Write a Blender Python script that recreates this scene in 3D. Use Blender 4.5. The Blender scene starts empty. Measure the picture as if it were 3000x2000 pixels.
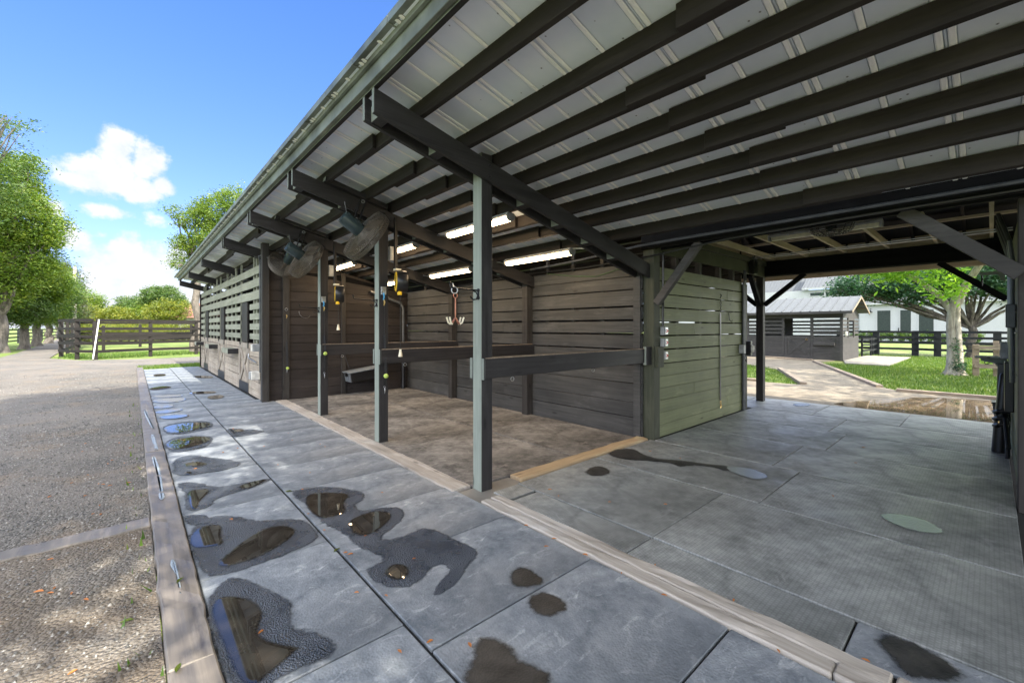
import bpy, math, random
import numpy as np
from mathutils import Vector, Matrix
R = math.radians
random.seed(7); RNG = np.random.default_rng(11)
scene = bpy.context.scene
COL = scene.collection

# ---------------------------------------------------------------- camera
cam_d = bpy.data.cameras.new("camera"); cam = bpy.data.objects.new("camera", cam_d); COL.objects.link(cam)
cam.location = (0, 0, 1.6); cam.rotation_euler = (R(90), 0, -math.atan2(1112, 1250))
cam_d.sensor_width = 36; cam_d.lens = 15.0; cam_d.shift_y = -0.0133
cam_d.clip_start = 0.05; cam_d.clip_end = 3000
scene.camera = cam
# plan measurements taken from the photograph: ground point under a pixel of the 3000 x 2000 picture
F, CX, HY, CH = 1250., 1500., 960., 1.6
TH = math.atan2(1112, 1250); FWD = (math.sin(TH), math.cos(TH)); RGT = (math.cos(TH), -math.sin(TH))
def ray(px, py):
    u = (px-CX)/F
    return (FWD[0]+u*RGT[0], FWD[1]+u*RGT[1], (HY-py)/F)
def gnd(px, py, z=0.0):
    r = ray(px, py); t = (z-CH)/r[2]; return (r[0]*t, r[1]*t)

# ---------------------------------------------------------------- world, sun, exposure
SUN = Vector((-0.06, -1.05, 1.0)).normalized()
EL = math.asin(SUN.z); AZ = math.atan2(SUN.x, SUN.y)
world = bpy.data.worlds.new("World"); scene.world = world; world.use_nodes = True
nt = world.node_tree; nt.nodes.clear()
def N(tree, t, **kw):
    n = tree.nodes.new(t)
    for k, v in kw.items(): setattr(n, k, v)
    return n
def ln(tree, a, b): tree.links.new(a, b)
def mth(tree, op, a, b=None, c=None, clamp=False):
    n = N(tree, 'ShaderNodeMath', operation=op, use_clamp=clamp)
    for i, v in enumerate((a, b, c)):
        if v is None: continue
        if isinstance(v, (int, float)): n.inputs[i].default_value = v
        else: ln(tree, v, n.inputs[i])
    return n.outputs[0]
def mixc(tree, fac, a, b, blend='MIX'):
    n = N(tree, 'ShaderNodeMix', data_type='RGBA', blend_type=blend)
    for s, v in ((0, fac), (6, a), (7, b)):
        if isinstance(v, (int, float)): n.inputs[s].default_value = v
        elif isinstance(v, tuple): n.inputs[s].default_value = (*v, 1) if len(v) == 3 else v
        else: ln(tree, v, n.inputs[s])
    return n.outputs[2]
sky = N(nt, 'ShaderNodeTexSky', sky_type='NISHITA', sun_disc=False, sun_elevation=EL, sun_rotation=AZ,
        altitude=0, air_density=1.0, dust_density=0.3, ozone_density=2.5)
SKY_STRENGTH = 0.122
tc = N(nt, 'ShaderNodeTexCoord')
sep = N(nt, 'ShaderNodeSeparateXYZ'); ln(nt, tc.outputs['Generated'], sep.inputs[0])
ysafe = mth(nt, 'MAXIMUM', sep.outputs[1], 0.02)
cu = mth(nt, 'DIVIDE', sep.outputs[0], ysafe); cv = mth(nt, 'DIVIDE', sep.outputs[2], ysafe)
comb = N(nt, 'ShaderNodeCombineXYZ'); ln(nt, cu, comb.inputs[0]); ln(nt, cv, comb.inputs[1])
n1 = N(nt, 'ShaderNodeTexNoise'); n1.inputs['Scale'].default_value = 14; n1.inputs['Detail'].default_value = 9
n1.inputs['Roughness'].default_value = 0.62; ln(nt, comb.outputs[0], n1.inputs['Vector'])
n2 = N(nt, 'ShaderNodeTexNoise'); n2.inputs['Scale'].default_value = 48; n2.inputs['Detail'].default_value = 6
ln(nt, comb.outputs[0], n2.inputs['Vector'])
# cumulus masses: centre and size in the plane of the sky seen along the barn
CLOUDS = [(345,440,62,70,1),(300,520,120,62,1),(435,475,58,62,1),(400,555,95,42,1),(225,525,70,30,.8),(478,545,45,36,.9),
          (315,618,75,24,.75),(155,608,42,24,.55),(200,700,85,38,.85),(300,690,34,22,.4),(140,715,40,30,.5),(60,560,60,30,.4),
          (372,745,72,66,1),(320,800,110,80,1),(455,800,90,100,1),(520,760,60,50,.8),(260,860,120,60,.9),(420,880,240,70,1),(60,900,200,80,.8),
          (470,650,60,22,.35),(900,880,300,120,.8),(560,870,140,90,.8)]
dens = None
for px, py, rx, ry, w in CLOUDS:
    r = ray(px, py); u0 = r[0]/r[1]; v0 = r[2]/r[1]
    r2 = ray(px+rx, py); ru = abs(r2[0]/r2[1]-u0); rv = ry/1250./r[1]
    a = mth(nt, 'MULTIPLY', mth(nt, 'SUBTRACT', cu, u0), 1/ru); b = mth(nt, 'MULTIPLY', mth(nt, 'SUBTRACT', cv, v0), 1/rv)
    d2 = mth(nt, 'ADD', mth(nt, 'MULTIPLY', a, a), mth(nt, 'MULTIPLY', b, b))
    m = mth(nt, 'MULTIPLY', mth(nt, 'SUBTRACT', 1.25, mth(nt, 'SQRT', d2)), w)
    dens = m if dens is None else mth(nt, 'MAXIMUM', dens, m)
nz = mth(nt, 'ADD', mth(nt, 'MULTIPLY', mth(nt, 'SUBTRACT', n1.outputs[0], 0.5), 2.3), mth(nt, 'MULTIPLY', mth(nt, 'SUBTRACT', n2.outputs[0], 0.5), 0.5))
dens = mth(nt, 'ADD', mth(nt, 'MAXIMUM', dens, -1.0), nz)
cl = N(nt, 'ShaderNodeMapRange', interpolation_type='SMOOTHSTEP'); ln(nt, dens, cl.inputs[0])
cl.inputs[1].default_value = 0.05; cl.inputs[2].default_value = 0.62
front = mth(nt, 'GREATER_THAN', sep.outputs[1], 0.05)
cloud_f = mth(nt, 'MULTIPLY', mth(nt, 'MULTIPLY', cl.outputs[0], front), 0.96)
# white haze towards the horizon
hz = N(nt, 'ShaderNodeMapRange', interpolation_type='SMOOTHSTEP'); ln(nt, sep.outputs[2], hz.inputs[0])
hz.inputs[1].default_value = 0.22; hz.inputs[2].default_value = 0.0; hz.inputs[3].default_value = 0; hz.inputs[4].default_value = 0.55
lowm = N(nt, 'ShaderNodeMapRange', interpolation_type='SMOOTHSTEP'); ln(nt, sep.outputs[2], lowm.inputs[0]); lowm.inputs[1].default_value = .62; lowm.inputs[2].default_value = .12
tint = mixc(nt, 1.0, sky.outputs[0], mixc(nt, lowm.outputs[0], (0.31, 0.435, 0.645), (0.32, 0.345, 0.515)), 'MULTIPLY')
shade = N(nt, 'ShaderNodeMapRange'); ln(nt, n1.outputs[0], shade.inputs[0]); shade.inputs[1].default_value = .3; shade.inputs[2].default_value = .7
ccol = mixc(nt, shade.outputs[0], (1.5, 1.62, 1.82), (2.2, 2.22, 2.26))
c1 = mixc(nt, hz.outputs[0], tint, (1.1, 1.4, 1.8))
c2 = mixc(nt, cloud_f, c1, ccol)
# unseen bright cloud added behind and above the camera as fill light
n4 = N(nt, 'ShaderNodeTexNoise'); n4.inputs['Scale'].default_value = 2.6; n4.inputs['Detail'].default_value = 8; n4.inputs['Roughness'].default_value = .58
ln(nt, tc.outputs['Generated'], n4.inputs['Vector'])
b1 = N(nt, 'ShaderNodeMapRange', interpolation_type='SMOOTHSTEP'); ln(nt, n4.outputs[0], b1.inputs[0]); b1.inputs[1].default_value = .40; b1.inputs[2].default_value = .54
b2 = N(nt, 'ShaderNodeMapRange', interpolation_type='SMOOTHSTEP'); ln(nt, mth(nt, 'SUBTRACT', sep.outputs[1], mth(nt, 'MULTIPLY', sep.outputs[2], .9)), b2.inputs[0]); b2.inputs[1].default_value = -.02; b2.inputs[2].default_value = -.30
c2 = mixc(nt, mth(nt, 'MULTIPLY', b1.outputs[0], b2.outputs[0]), c2, (11.0, 11.1, 11.3))
bg = N(nt, 'ShaderNodeBackground'); bg.inputs[1].default_value = SKY_STRENGTH; ln(nt, c2, bg.inputs[0])
ow = N(nt, 'ShaderNodeOutputWorld'); ln(nt, bg.outputs[0], ow.inputs[0])
sl = bpy.data.lights.new("sun", 'SUN'); sl.energy = 2.7; sl.angle = R(0.5); sl.color = (1.0, 0.93, 0.80)
so = bpy.data.objects.new("sun", sl); COL.objects.link(so)
so.rotation_euler = SUN.to_track_quat('Z', 'Y').to_euler(); so.location = (0, -20, 30)
vs = scene.view_settings; vs.view_transform = 'Standard'; vs.look = 'None'; vs.exposure = 2.2; vs.gamma = 1
scene.cycles.max_bounces = 10; scene.cycles.diffuse_bounces = 8; scene.cycles.transparent_max_bounces = 16
scene.cycles.use_denoising = True
try: scene.cycles.denoiser = 'OPENIMAGEDENOISE'
except Exception: pass
scene.cycles.sample_clamp_indirect = 6

# ---------------------------------------------------------------- materials
def newmat(name):
    m = bpy.data.materials.new(name); m.use_nodes = True
    t = m.node_tree; b = t.nodes['Principled BSDF']; return m, t, b
def noise(t, vec, scale, detail=4, rough=.55, dist=0):
    n = N(t, 'ShaderNodeTexNoise'); n.inputs['Scale'].default_value = scale; n.inputs['Detail'].default_value = detail
    n.inputs['Roughness'].default_value = rough; n.inputs['Distortion'].default_value = dist
    if vec is not None: ln(t, vec, n.inputs['Vector'])
    return n.outputs[0]
def mapping(t, scale=(1, 1, 1), coord='Object', rot=(0, 0, 0)):
    c = N(t, 'ShaderNodeTexCoord'); m = N(t, 'ShaderNodeMapping'); m.inputs['Scale'].default_value = scale; m.inputs['Rotation'].default_value = rot
    ln(t, c.outputs[coord], m.inputs['Vector']); return m.outputs[0]
def mrange(t, v, a, b, c=0., d=1., smooth=False):
    n = N(t, 'ShaderNodeMapRange'); ln(t, v, n.inputs[0])
    if smooth: n.interpolation_type = 'SMOOTHSTEP'
    for i, x in enumerate((a, b, c, d)): n.inputs[i+1].default_value = x
    return n.outputs[0]
def bump(t, b, h, strength=.3, dist=.01):
    n = N(t, 'ShaderNodeBump'); n.inputs['Strength'].default_value = strength; n.inputs['Distance'].default_value = dist
    ln(t, h, n.inputs['Height']); ln(t, n.outputs[0], b.inputs['Normal']); return n
def island(t): return N(t, 'ShaderNodeNewGeometry').outputs['Random Per Island']
def wood(name, lo, hi, axis='Y', rough=(.45, .7), var=.35, bumpd=.004, spec=.25, stain=None, yard_light=None):
    m, t, b = newmat(name)
    s = {'X': (1.2, 30, 30), 'Y': (30, 1.2, 30), 'Z': (30, 30, 1.2)}[axis]
    v = mapping(t, s); r = island(t)
    off = N(t, 'ShaderNodeVectorMath', operation='ADD'); ln(t, v, off.inputs[0])
    cx = N(t, 'ShaderNodeCombineXYZ')
    for i in range(3): ln(t, mth(t, 'MULTIPLY', r, 37.0+i*11), cx.inputs[i])
    ln(t, cx.outputs[0], off.inputs[1])
    g = noise(t, off.outputs[0], 1.0, 6, .65, .4)
    big = noise(t, mapping(t, (1.7, 1.7, 1.7)), 1.0, 3)
    f = mth(t, 'ADD', mth(t, 'MULTIPLY', g, .75), mth(t, 'MULTIPLY', big, .35))
    c = mixc(t, mrange(t, f, .35, .75), tuple(lo), tuple(hi))
    k = mth(t, 'ADD', mth(t, 'MULTIPLY', mth(t, 'SUBTRACT', r, .5), var), 1.0)
    cc = N(t, 'ShaderNodeCombineXYZ')
    for i in range(3): ln(t, k, cc.inputs[i])
    c = mixc(t, 1.0, c, cc.outputs[0], 'MULTIPLY')
    if stain:
        st = noise(t, mapping(t, (2.2, 2.2, .8)), 1.6, 5, .6)
        c = mixc(t, mrange(t, st, .5, .72, 0, .6), c, tuple(stain))
    if yard_light:   # faces toward the open yard painted lighter, skylight put into the colour
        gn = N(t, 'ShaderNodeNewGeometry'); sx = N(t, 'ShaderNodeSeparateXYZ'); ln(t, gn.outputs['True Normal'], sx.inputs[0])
        wf = mrange(t, sx.outputs[0], -.6, -.8, 0, 1); wc = mixc(t, mrange(t, f, .3, .75), tuple(x*.62 for x in yard_light), tuple(yard_light))
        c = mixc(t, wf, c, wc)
    sf = noise(t, mapping(t, {'X': (1.1, 5, 5), 'Y': (5, 1.1, 5), 'Z': (5, 5, 1.1)}[axis]), 1.3, 7, .68)
    c = mixc(t, mrange(t, sf, .56, .74, 0, .4), c, tuple(min(.7, x*1.9+.005) for x in hi))
    # knots and nail heads
    vo = N(t, 'ShaderNodeTexVoronoi'); vo.inputs['Scale'].default_value = 1.0
    kv = {'X': (1.4, 5, 5), 'Y': (5, 1.4, 5), 'Z': (5, 5, 1.4)}[axis]
    ln(t, mapping(t, kv), vo.inputs['Vector'])
    c = mixc(t, mrange(t, vo.outputs['Distance'], .05, .11, .6, 0), c, tuple(x*.35 for x in lo))
    ln(t, c, b.inputs['Base Color'])
    ln(t, mrange(t, g, .3, .7, rough[0], rough[1]), b.inputs['Roughness'])
    b.inputs['Specular IOR Level'].default_value = spec
    bump(t, b, g, .35, bumpd)
    return m
BLK = dict(lo=(.012, .0115, .012), hi=(.036, .034, .035))
M = {}
for a in 'XYZ': M['black'+a] = wood('black stained timber '+a, axis=a, rough=(.38, .62), yard_light=((.29, .325, .28) if a == 'Z' else (.22, .245, .215)), **BLK)
M['purlin'] = wood('dark brown purlin', (.012, .0095, .0085), (.031, .0255, .0225), 'Y', (.5, .75))
M['pil'] = wood('dark pilaster timber', (.016, .0145, .0135), (.05, .046, .042), 'Z', (.45, .7))
M['header'] = wood('shade black header timber', (.004, .004, .0045), (.012, .012, .013), 'Y', (.6, .8), spec=.08)  # near-black base puts the shade under the roof into the colour
M['part'] = wood('partition boards', (.015, .0125, .0115), (.042, .035, .032), 'X', (.5, .75), .5)
M['back'] = wood('back wall boards', (.030, .030, .029), (.080, .079, .075), 'Y', (.5, .75), .3)
M['aisle'] = wood('aisle wall boards', (.105, .118, .058), (.22, .24, .13), 'X', (.45, .7), .2)  # olive tint stands for green light bounced off the lawn
M['aislepost'] = wood('aisle post', (.028, .031, .020), (.075, .08, .055), 'Z', (.5, .7), .2)
M['slat'] = wood('weathered slats', (.15, .158, .122), (.32, .325, .26), 'Y', (.6, .85), .25, stain=(.22, .25, .17))
M['front'] = wood('weathered lower boards', (.20, .168, .13), (.44, .375, .30), 'Y', (.6, .85), .3, stain=(.17, .155, .135))
M['frontz'] = wood('weathered door battens', (.15, .13, .105), (.34, .30, .25), 'Z', (.6, .85), .3)
M['tan'] = wood('raw rafter wood', (.32, .27, .17), (.60, .52, .36), 'X', (.6, .85), .3)
M['tany'] = wood('raw blocking wood', (.30, .24, .17), (.58, .48, .37), 'Y', (.6, .85), .3)
M['sleeper'] = wood('grey weathered sleeper', (.24, .215, .185), (.52, .475, .42), 'Y', (.6, .9), .25, .006)
M['timber'] = wood('tan timber', (.26, .19, .11), (.52, .39, .24), 'X', (.6, .9), .2, .006)
M['curb'] = wood('wet brown kerb timber', (.085, .074, .063), (.25, .218, .185), 'Y', (.32, .6), .3, .006, .6)
M['fence'] = wood('dark fence boards', (.007, .006, .0052), (.020, .0165, .0145), 'X', (.55, .8), .5)
M['blackfence'] = wood('black fence boards', (.008, .009, .011), (.022, .024, .027), 'Y', (.5, .7), .3)
M['brownfence'] = wood('brown weathered fence', (.14, .11, .08), (.32, .26, .2), 'Y', (.6, .85), .3)
M['kennel'] = wood('grey painted boards', (.038, .036, .036), (.078, .074, .072), 'Y', (.5, .7), .15)
def plain(name, col, rough=.5, metal=0., spec=.5, var=.25, scale=9., bs=.0, emit=None, trans=0.):
    m, t, b = newmat(name)
    n = noise(t, mapping(t), scale, 5)
    ln(t, mixc(t, mrange(t, n, .3, .7), tuple(c*(1-var) for c in col), tuple(min(1, c*(1+var)) for c in col)), b.inputs['Base Color'])
    b.inputs['Roughness'].default_value = rough; b.inputs['Metallic'].default_value = metal
    b.inputs['Specular IOR Level'].default_value = spec
    if bs: bump(t, b, n, bs, .01)
    if emit: b.inputs['Emission Color'].default_value = (*emit[0], 1); b.inputs['Emission Strength'].default_value = emit[1]
    if trans: b.inputs['Transmission Weight'].default_value = trans
    return m
M['steel'] = plain('galvanised steel', (.42, .43, .44), .35, .9)
M['wire'] = plain('dusty cage wire', (.07, .06, .046), .5, .2)
M['blade'] = plain('dusty fan blade', (.12, .10, .075), .5)
M['motor'] = plain('dark green motor', (.026, .042, .046), .25)
M['blackplastic'] = plain('black plastic', (.012, .012, .013), .32)
M['blackiron'] = plain('black iron', (.015, .015, .016), .4, .4)
M['greyplastic'] = plain('grey plastic', (.30, .31, .31), .45)
M['whiteplastic'] = plain('off white plastic', (.62, .60, .54), .45)
M['cream'] = plain('cream plastic', (.72, .66, .5), .4)
M['tote'] = plain('grey tote body', (.15, .16, .17), .35)
M['totelid'] = plain('blue grey tote lid', (.22, .25, .28), .35)
M['yellow'] = plain('yellow hose', (.75, .47, .02), .4)
M['ball'] = plain('yellow green felt', (.42, .55, .12), .9)
M['brass'] = plain('brass snap', (.55, .38, .15), .3, .9)
M['copper'] = plain('copper rod', (.46, .20, .13), .4, .8)
M['blue'] = plain('blue cord', (.08, .38, .70), .7)
M['red'] = plain('red lever', (.55, .03, .03), .4)
M['pipe'] = plain('grey conduit', (.07, .075, .08), .3)
M['wall_white'] = plain('white siding', (.385, .395, .41), .6, var=.07)
M['roof_white'] = plain('pale metal roof', (.098, .106, .112), .55, .0, .2, var=.14)
M['glass'] = plain('dark window glass', (.035, .045, .042), .25, spec=.25)
M['trim_metal'] = plain('aged trim metal', (.17, .19, .16), .4, .1, var=.45, scale=3)
M['lamp'] = plain('lit diffuser', (.9, .8, .6), .4, emit=((1.0, .72, .43), 8.0))
M['lampoff'] = plain('unlit diffuser', (.55, .52, .36), .3)
M['asphaltroof'] = plain('red brown roof', (.26, .13, .09), .8)
M['concrete'] = plain('pale concrete', (.23, .21, .18), .85, var=.2, scale=3)
M['pad'] = plain('dark base under mats', (.03, .03, .03), .9)
M['polewood'] = plain('grey utility pole', (.40, .36, .31), .8)
M['pvc'] = plain('white pipe', (.8, .78, .74), .4)
def roof_mat():
    m, t, b = newmat('galvanised roof sheet')
    v = mapping(t); n = noise(t, v, 2.5, 5); c = mixc(t, mrange(t, n, .3, .7), (.71, .785, .85), (.82, .875, .92))
    vo = N(t, 'ShaderNodeTexVoronoi'); vo.inputs['Scale'].default_value = 13; ln(t, v, vo.inputs['Vector'])
    gate = mth(t, 'GREATER_THAN', noise(t, v, 5.0, 2), .5)
    sp = mth(t, 'MULTIPLY', mrange(t, vo.outputs['Distance'], .05, .12, .85, 0), gate)
    ln(t, mixc(t, sp, c, (.05, .045, .04)), b.inputs['Base Color'])
    b.inputs['Roughness'].default_value = .42; b.inputs['Metallic'].default_value = .25
    return m
M['roof'] = roof_mat(); M['rib'] = plain('bright seam metal', (.90, .90, .88), .35, .0, var=.04)
def mat_rubber(name, lo, hi, pattern, dust, rough=(.42, .75)):
    m, t, b = newmat(name)
    v = mapping(t); r = island(t)
    n = noise(t, v, 2.2, 8, .65); n3 = noise(t, v, 14, 5, .7)
    f = mth(t, 'ADD', mth(t, 'MULTIPLY', n, .7), mth(t, 'MULTIPLY', n3, .35))
    c = mixc(t, mrange(t, f, .40, .64), lo, hi)
    sc = noise(t, mapping(t, (3, 7, 3), rot=(0, 0, .6)), 1.6, 7, .7, .8)
    c = mixc(t, mrange(t, sc, .56, .72, 0, .75), c, dust)
    sw = noise(t, mapping(t, (.5, .5, .5)), 1.3, 3)
    c = mixc(t, mrange(t, sw, .42, .68, 0, .6), c, tuple(x*.6 for x in lo))
    ln(t, c, b.inputs['Base Color'])
    ln(t, mrange(t, n, .3, .7, rough[1], rough[0]), b.inputs['Roughness'])
    b.inputs['Specular IOR Level'].default_value = .5
    if pattern == 'pebble':
        vo = N(t, 'ShaderNodeTexVoronoi'); vo.inputs['Scale'].default_value = 72; ln(t, v, vo.inputs['Vector']); h = vo.outputs['Distance']
        bump(t, b, h, .55, .004)
    else:
        br = N(t, 'ShaderNodeTexBrick'); ln(t, mapping(t, (1, 1, 1)), br.inputs['Vector'])
        br.inputs['Scale'].default_value = 1; br.inputs['Brick Width'].default_value = .024; br.inputs['Row Height'].default_value = .024
        br.inputs['Mortar Size'].default_value = .005; br.inputs['Mortar Smooth'].default_value = .6; br.offset = .5
        bump(t, b, br.outputs['Fac'], -.9, .005); ln(t, mixc(t, mth(t, 'MULTIPLY', br.outputs['Fac'], .22), c, (.03, .03, .03)), b.inputs['Base Color'])
    return m
M['mat_out'] = mat_rubber('blue grey rubber', (.112, .130, .153), (.30, .325, .352), 'pebble', (.58, .60, .62))
M['mat_aisle'] = mat_rubber('grey grid rubber', (.165, .178, .175), (.42, .438, .43), 'grid', (.46, .47, .47), (.36, .7))
M['mat_wash'] = mat_rubber('dusty brown rubber', (.070, .066, .061), (.33, .316, .295), 'pebble', (.48, .44, .38), (.6, .9))
def thin_edge(t, b, lo, hi, ns=55., amp=.9):   # water film thinning out towards its rim
    a = N(t, 'ShaderNodeAttribute', attribute_name='depth'); n = noise(t, mapping(t), ns, 5, .65)
    f = mrange(t, mth(t, 'ADD', a.outputs['Fac'], mth(t, 'MULTIPLY', mth(t, 'SUBTRACT', n, .5), amp)), lo, hi, 0, 1, True)
    tr = N(t, 'ShaderNodeBsdfTransparent'); mx = N(t, 'ShaderNodeMixShader'); ln(t, f, mx.inputs[0]); ln(t, tr.outputs[0], mx.inputs[1]); ln(t, b.outputs[0], mx.inputs[2])
    ln(t, mx.outputs[0], t.nodes['Material Output'].inputs[0])
def wet_mat():
    m, t, b = newmat('wet rubber')
    v = mapping(t); vo = N(t, 'ShaderNodeTexVoronoi'); vo.inputs['Scale'].default_value = 105; ln(t, v, vo.inputs['Vector'])
    n = noise(t, v, 4, 5)
    ln(t, mixc(t, mrange(t, n, .35, .65), (.024, .031, .044), (.060, .072, .092)), b.inputs['Base Color'])  # blue in the base stands for sky reflected off the wet bumps
    ln(t, mrange(t, n, .3, .7, .20, .38), b.inputs['Roughness'])
    b.inputs['Specular IOR Level'].default_value = .9
    bump(t, b, vo.outputs['Distance'], 1.0, .009); thin_edge(t, b, .15, .7, 16., 1.3); return m
M['wet'] = wet_mat()
def damp_mat():
    m, t, b = newmat('damp stain')
    v = mapping(t); n = noise(t, v, 7, 6)
    ln(t, mixc(t, mrange(t, n, .35, .65), (.018, .018, .018), (.05, .047, .043)), b.inputs['Base Color'])
    b.inputs['Roughness'].default_value = .5
    vo = N(t, 'ShaderNodeTexVoronoi'); vo.inputs['Scale'].default_value = 75; ln(t, v, vo.inputs['Vector'])
    bump(t, b, vo.outputs['Distance'], .5, .004); thin_edge(t, b, .05, 1.0, 30, 1.1); return m
M['damp'] = damp_mat()
def pool_mat(name, col, rough=.015):
    m, t, b = newmat(name)
    n = noise(t, mapping(t), 6, 5)
    ln(t, mixc(t, mrange(t, n, .35, .68), tuple(c*.5 for c in col), col), b.inputs['Base Color'])
    b.inputs['Roughness'].default_value = rough; b.inputs['IOR'].default_value = 1.5; b.inputs['Specular IOR Level'].default_value = .8
    if rough < .02: thin_edge(t, b, 0., .8, 40, .5)
    return m
M['pool'] = pool_mat('shallow water on rubber', (.05, .043, .035))
def shallow_mat():
    m, t, b = newmat('sky pale water film'); v = mapping(t)
    b.inputs['Base Color'].default_value = (.25, .285, .30, 1); b.inputs['Roughness'].default_value = .22; b.inputs['Specular IOR Level'].default_value = .9  # pale base colour stands for bright sky mirrored in the water
    vo = N(t, 'ShaderNodeTexVoronoi'); vo.inputs['Scale'].default_value = 45; ln(t, v, vo.inputs['Vector']); bump(t, b, vo.outputs['Distance'], .5, .004); thin_edge(t, b, .1, .7, 14., .9); return m
M['shallow'] = shallow_mat()
M['mudpool'] = pool_mat('shallow water on sand', (.26, .19, .12), .03)
def gravel_mat(name='gravel', ca=(.038, .037, .035), cb=(.20, .186, .164), dirt=(.20, .155, .11), dlo=.52):
    m, t, b = newmat(name)
    v = mapping(t)
    vo = N(t, 'ShaderNodeTexVoronoi'); vo.inputs['Scale'].default_value = 55; ln(t, v, vo.inputs['Vector'])
    vo2 = N(t, 'ShaderNodeTexVoronoi'); vo2.inputs['Scale'].default_value = 140; ln(t, v, vo2.inputs['Vector'])
    n = noise(t, mapping(t, (.6, .6, .6)), 1.0, 6, .6)
    sp = N(t, 'ShaderNodeSeparateColor'); ln(t, vo.outputs['Color'], sp.inputs[0])
    c = mixc(t, sp.outputs[0], ca, cb)
    sp2 = N(t, 'ShaderNodeSeparateColor'); ln(t, vo2.outputs['Color'], sp2.inputs[0])
    c2 = mixc(t, sp2.outputs[0], (.095, .086, .077), (.235, .21, .18))
    c = mixc(t, mrange(t, n, .4, .6), c, c2)
    d = noise(t, mapping(t, (1.1, 1.1, 1.1)), 1.3, 4)
    c = mixc(t, mrange(t, d, dlo, dlo+.18, 0, .75), c, dirt)
    ln(t, c, b.inputs['Base Color']); b.inputs['Roughness'].default_value = .85
    h = mth(t, 'ADD', mth(t, 'MULTIPLY', vo.outputs['Distance'], -1.0), mth(t, 'MULTIPLY', n, .6))
    bump(t, b, h, .9, .02); return m
M['gravel'] = gravel_mat(); M['sandgravel'] = gravel_mat('sandy gravel', (.045, .039, .032), (.225, .195, .155), (.13, .10, .07), .38)
def path_mat():
    m, t, b = newmat('sandy path')
    v = mapping(t); n = noise(t, v, 2.0, 7, .65); n2 = noise(t, v, 30, 4)
    c = mixc(t, mrange(t, mth(t, 'ADD', mth(t, 'MULTIPLY', n, .6), mth(t, 'MULTIPLY', n2, .4)), .35, .65), (.115, .094, .066), (.27, .23, .172))
    ln(t, c, b.inputs['Base Color']); b.inputs['Roughness'].default_value = .9; bump(t, b, n2, .5, .02); return m
M['path'] = path_mat()
def grass_mat():
    m, t, b = newmat('lawn')
    v = mapping(t); n = noise(t, v, .8, 6, .6); n2 = noise(t, v, 40, 4)
    c = mixc(t, mrange(t, n, .35, .65), (.085, .135, .018), (.20, .245, .045))
    c = mixc(t, mrange(t, n2, .35, .65, 0, .6), c, (.06, .11, .02))
    c = mixc(t, mrange(t, noise(t, v, .33, 4), .55, .68, 0, .8), c, (.27, .25, .10))
    ln(t, c, b.inputs['Base Color']); b.inputs['Roughness'].default_value = .9; bump(t, b, n2, .8, .03); return m
M['grass'] = grass_mat()
def leaf_mat(name, a, b2, c3, trans=.35, clump=True):
    m, t, b = newmat(name)
    ta = N(t, 'ShaderNodeAttribute', attribute_name='tone'); r = mth(t, 'ADD', mth(t, 'MULTIPLY', island(t), .45), mth(t, 'MULTIPLY', ta.outputs['Fac'], .6)) if clump else island(t)
    cr = N(t, 'ShaderNodeValToRGB'); ln(t, r, cr.inputs[0]); e = cr.color_ramp.elements
    e[0].position = 0; e[0].color = (*a, 1); e[1].position = 1; e[1].color = (*c3, 1); x = e.new(.55); x.color = (*b2, 1)
    ln(t, cr.outputs[0], b.inputs['Base Color']); b.inputs['Roughness'].default_value = .5
    tr = N(t, 'ShaderNodeBsdfTranslucent'); ln(t, mixc(t, 1.0, cr.outputs[0], (1.5, 1.5, .7), 'MULTIPLY'), tr.inputs[0])
    mx = N(t, 'ShaderNodeMixShader'); mx.inputs[0].default_value = trans
    ln(t, b.outputs[0], mx.inputs[1]); ln(t, tr.outputs[0], mx.inputs[2]); ln(t, mx.outputs[0], t.nodes['Material Output'].inputs[0])
    return m
M['leaf_bright'] = leaf_mat('bright green leaves', (0.0476, 0.1020, 0.0136), (0.1156, 0.1904, 0.0204), (0.2312, 0.2720, 0.0408))
M['leaf_mid'] = leaf_mat('mid green leaves', (0.0340, 0.0748, 0.0170), (0.0680, 0.1292, 0.0272), (0.1428, 0.1904, 0.0476))
M['leaf_olive'] = leaf_mat('olive leaves', (0.0408, 0.0578, 0.0204), (0.0748, 0.0952, 0.0374), (0.1360, 0.1428, 0.0680))
M['leaf_yellow'] = leaf_mat('yellow green leaves', (0.0510, 0.0884, 0.0095), (0.1360, 0.1700, 0.0150), (0.2856, 0.2720, 0.0272))
M['leaf_dark'] = leaf_mat('dark blue green leaves', (0.0108, 0.0450, 0.0225), (0.0270, 0.0855, 0.0405), (0.0630, 0.1440, 0.0630))
M['leaf_lime'] = leaf_mat('lime leaves', (.10, .24, .02), (.2, .38, .04), (.32, .48, .07), .5)
M['blade_grass'] = leaf_mat('grass blades', (0.0400, 0.0960, 0.0096), (0.0960, 0.1760, 0.0240), (0.1760, 0.2240, 0.0560), .4, False)
M['dryleaf'] = leaf_mat('dry leaves', (.28, .07, .02), (.45, .16, .04), (.55, .30, .06), .2, False)
def bark(name, lo, hi):
    m, t, b = newmat(name)
    g = noise(t, mapping(t, (9, 9, 1.6)), 1.0, 7, .7, .6); p = noise(t, mapping(t), 2.3, 5)
    c = mixc(t, mrange(t, g, .35, .68), lo, hi)
    c = mixc(t, mrange(t, p, .5, .66, 0, .65), c, tuple(x*.45 for x in lo))
    ln(t, c, b.inputs['Base Color']); b.inputs['Roughness'].default_value = .85; bump(t, b, g, .8, .04); return m
M['bark'] = bark('grey bark', (.055, .045, .036), (.19, .165, .14))
M['bark_pale'] = bark('pale bark', (.26, .22, .17), (.56, .50, .42))
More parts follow.
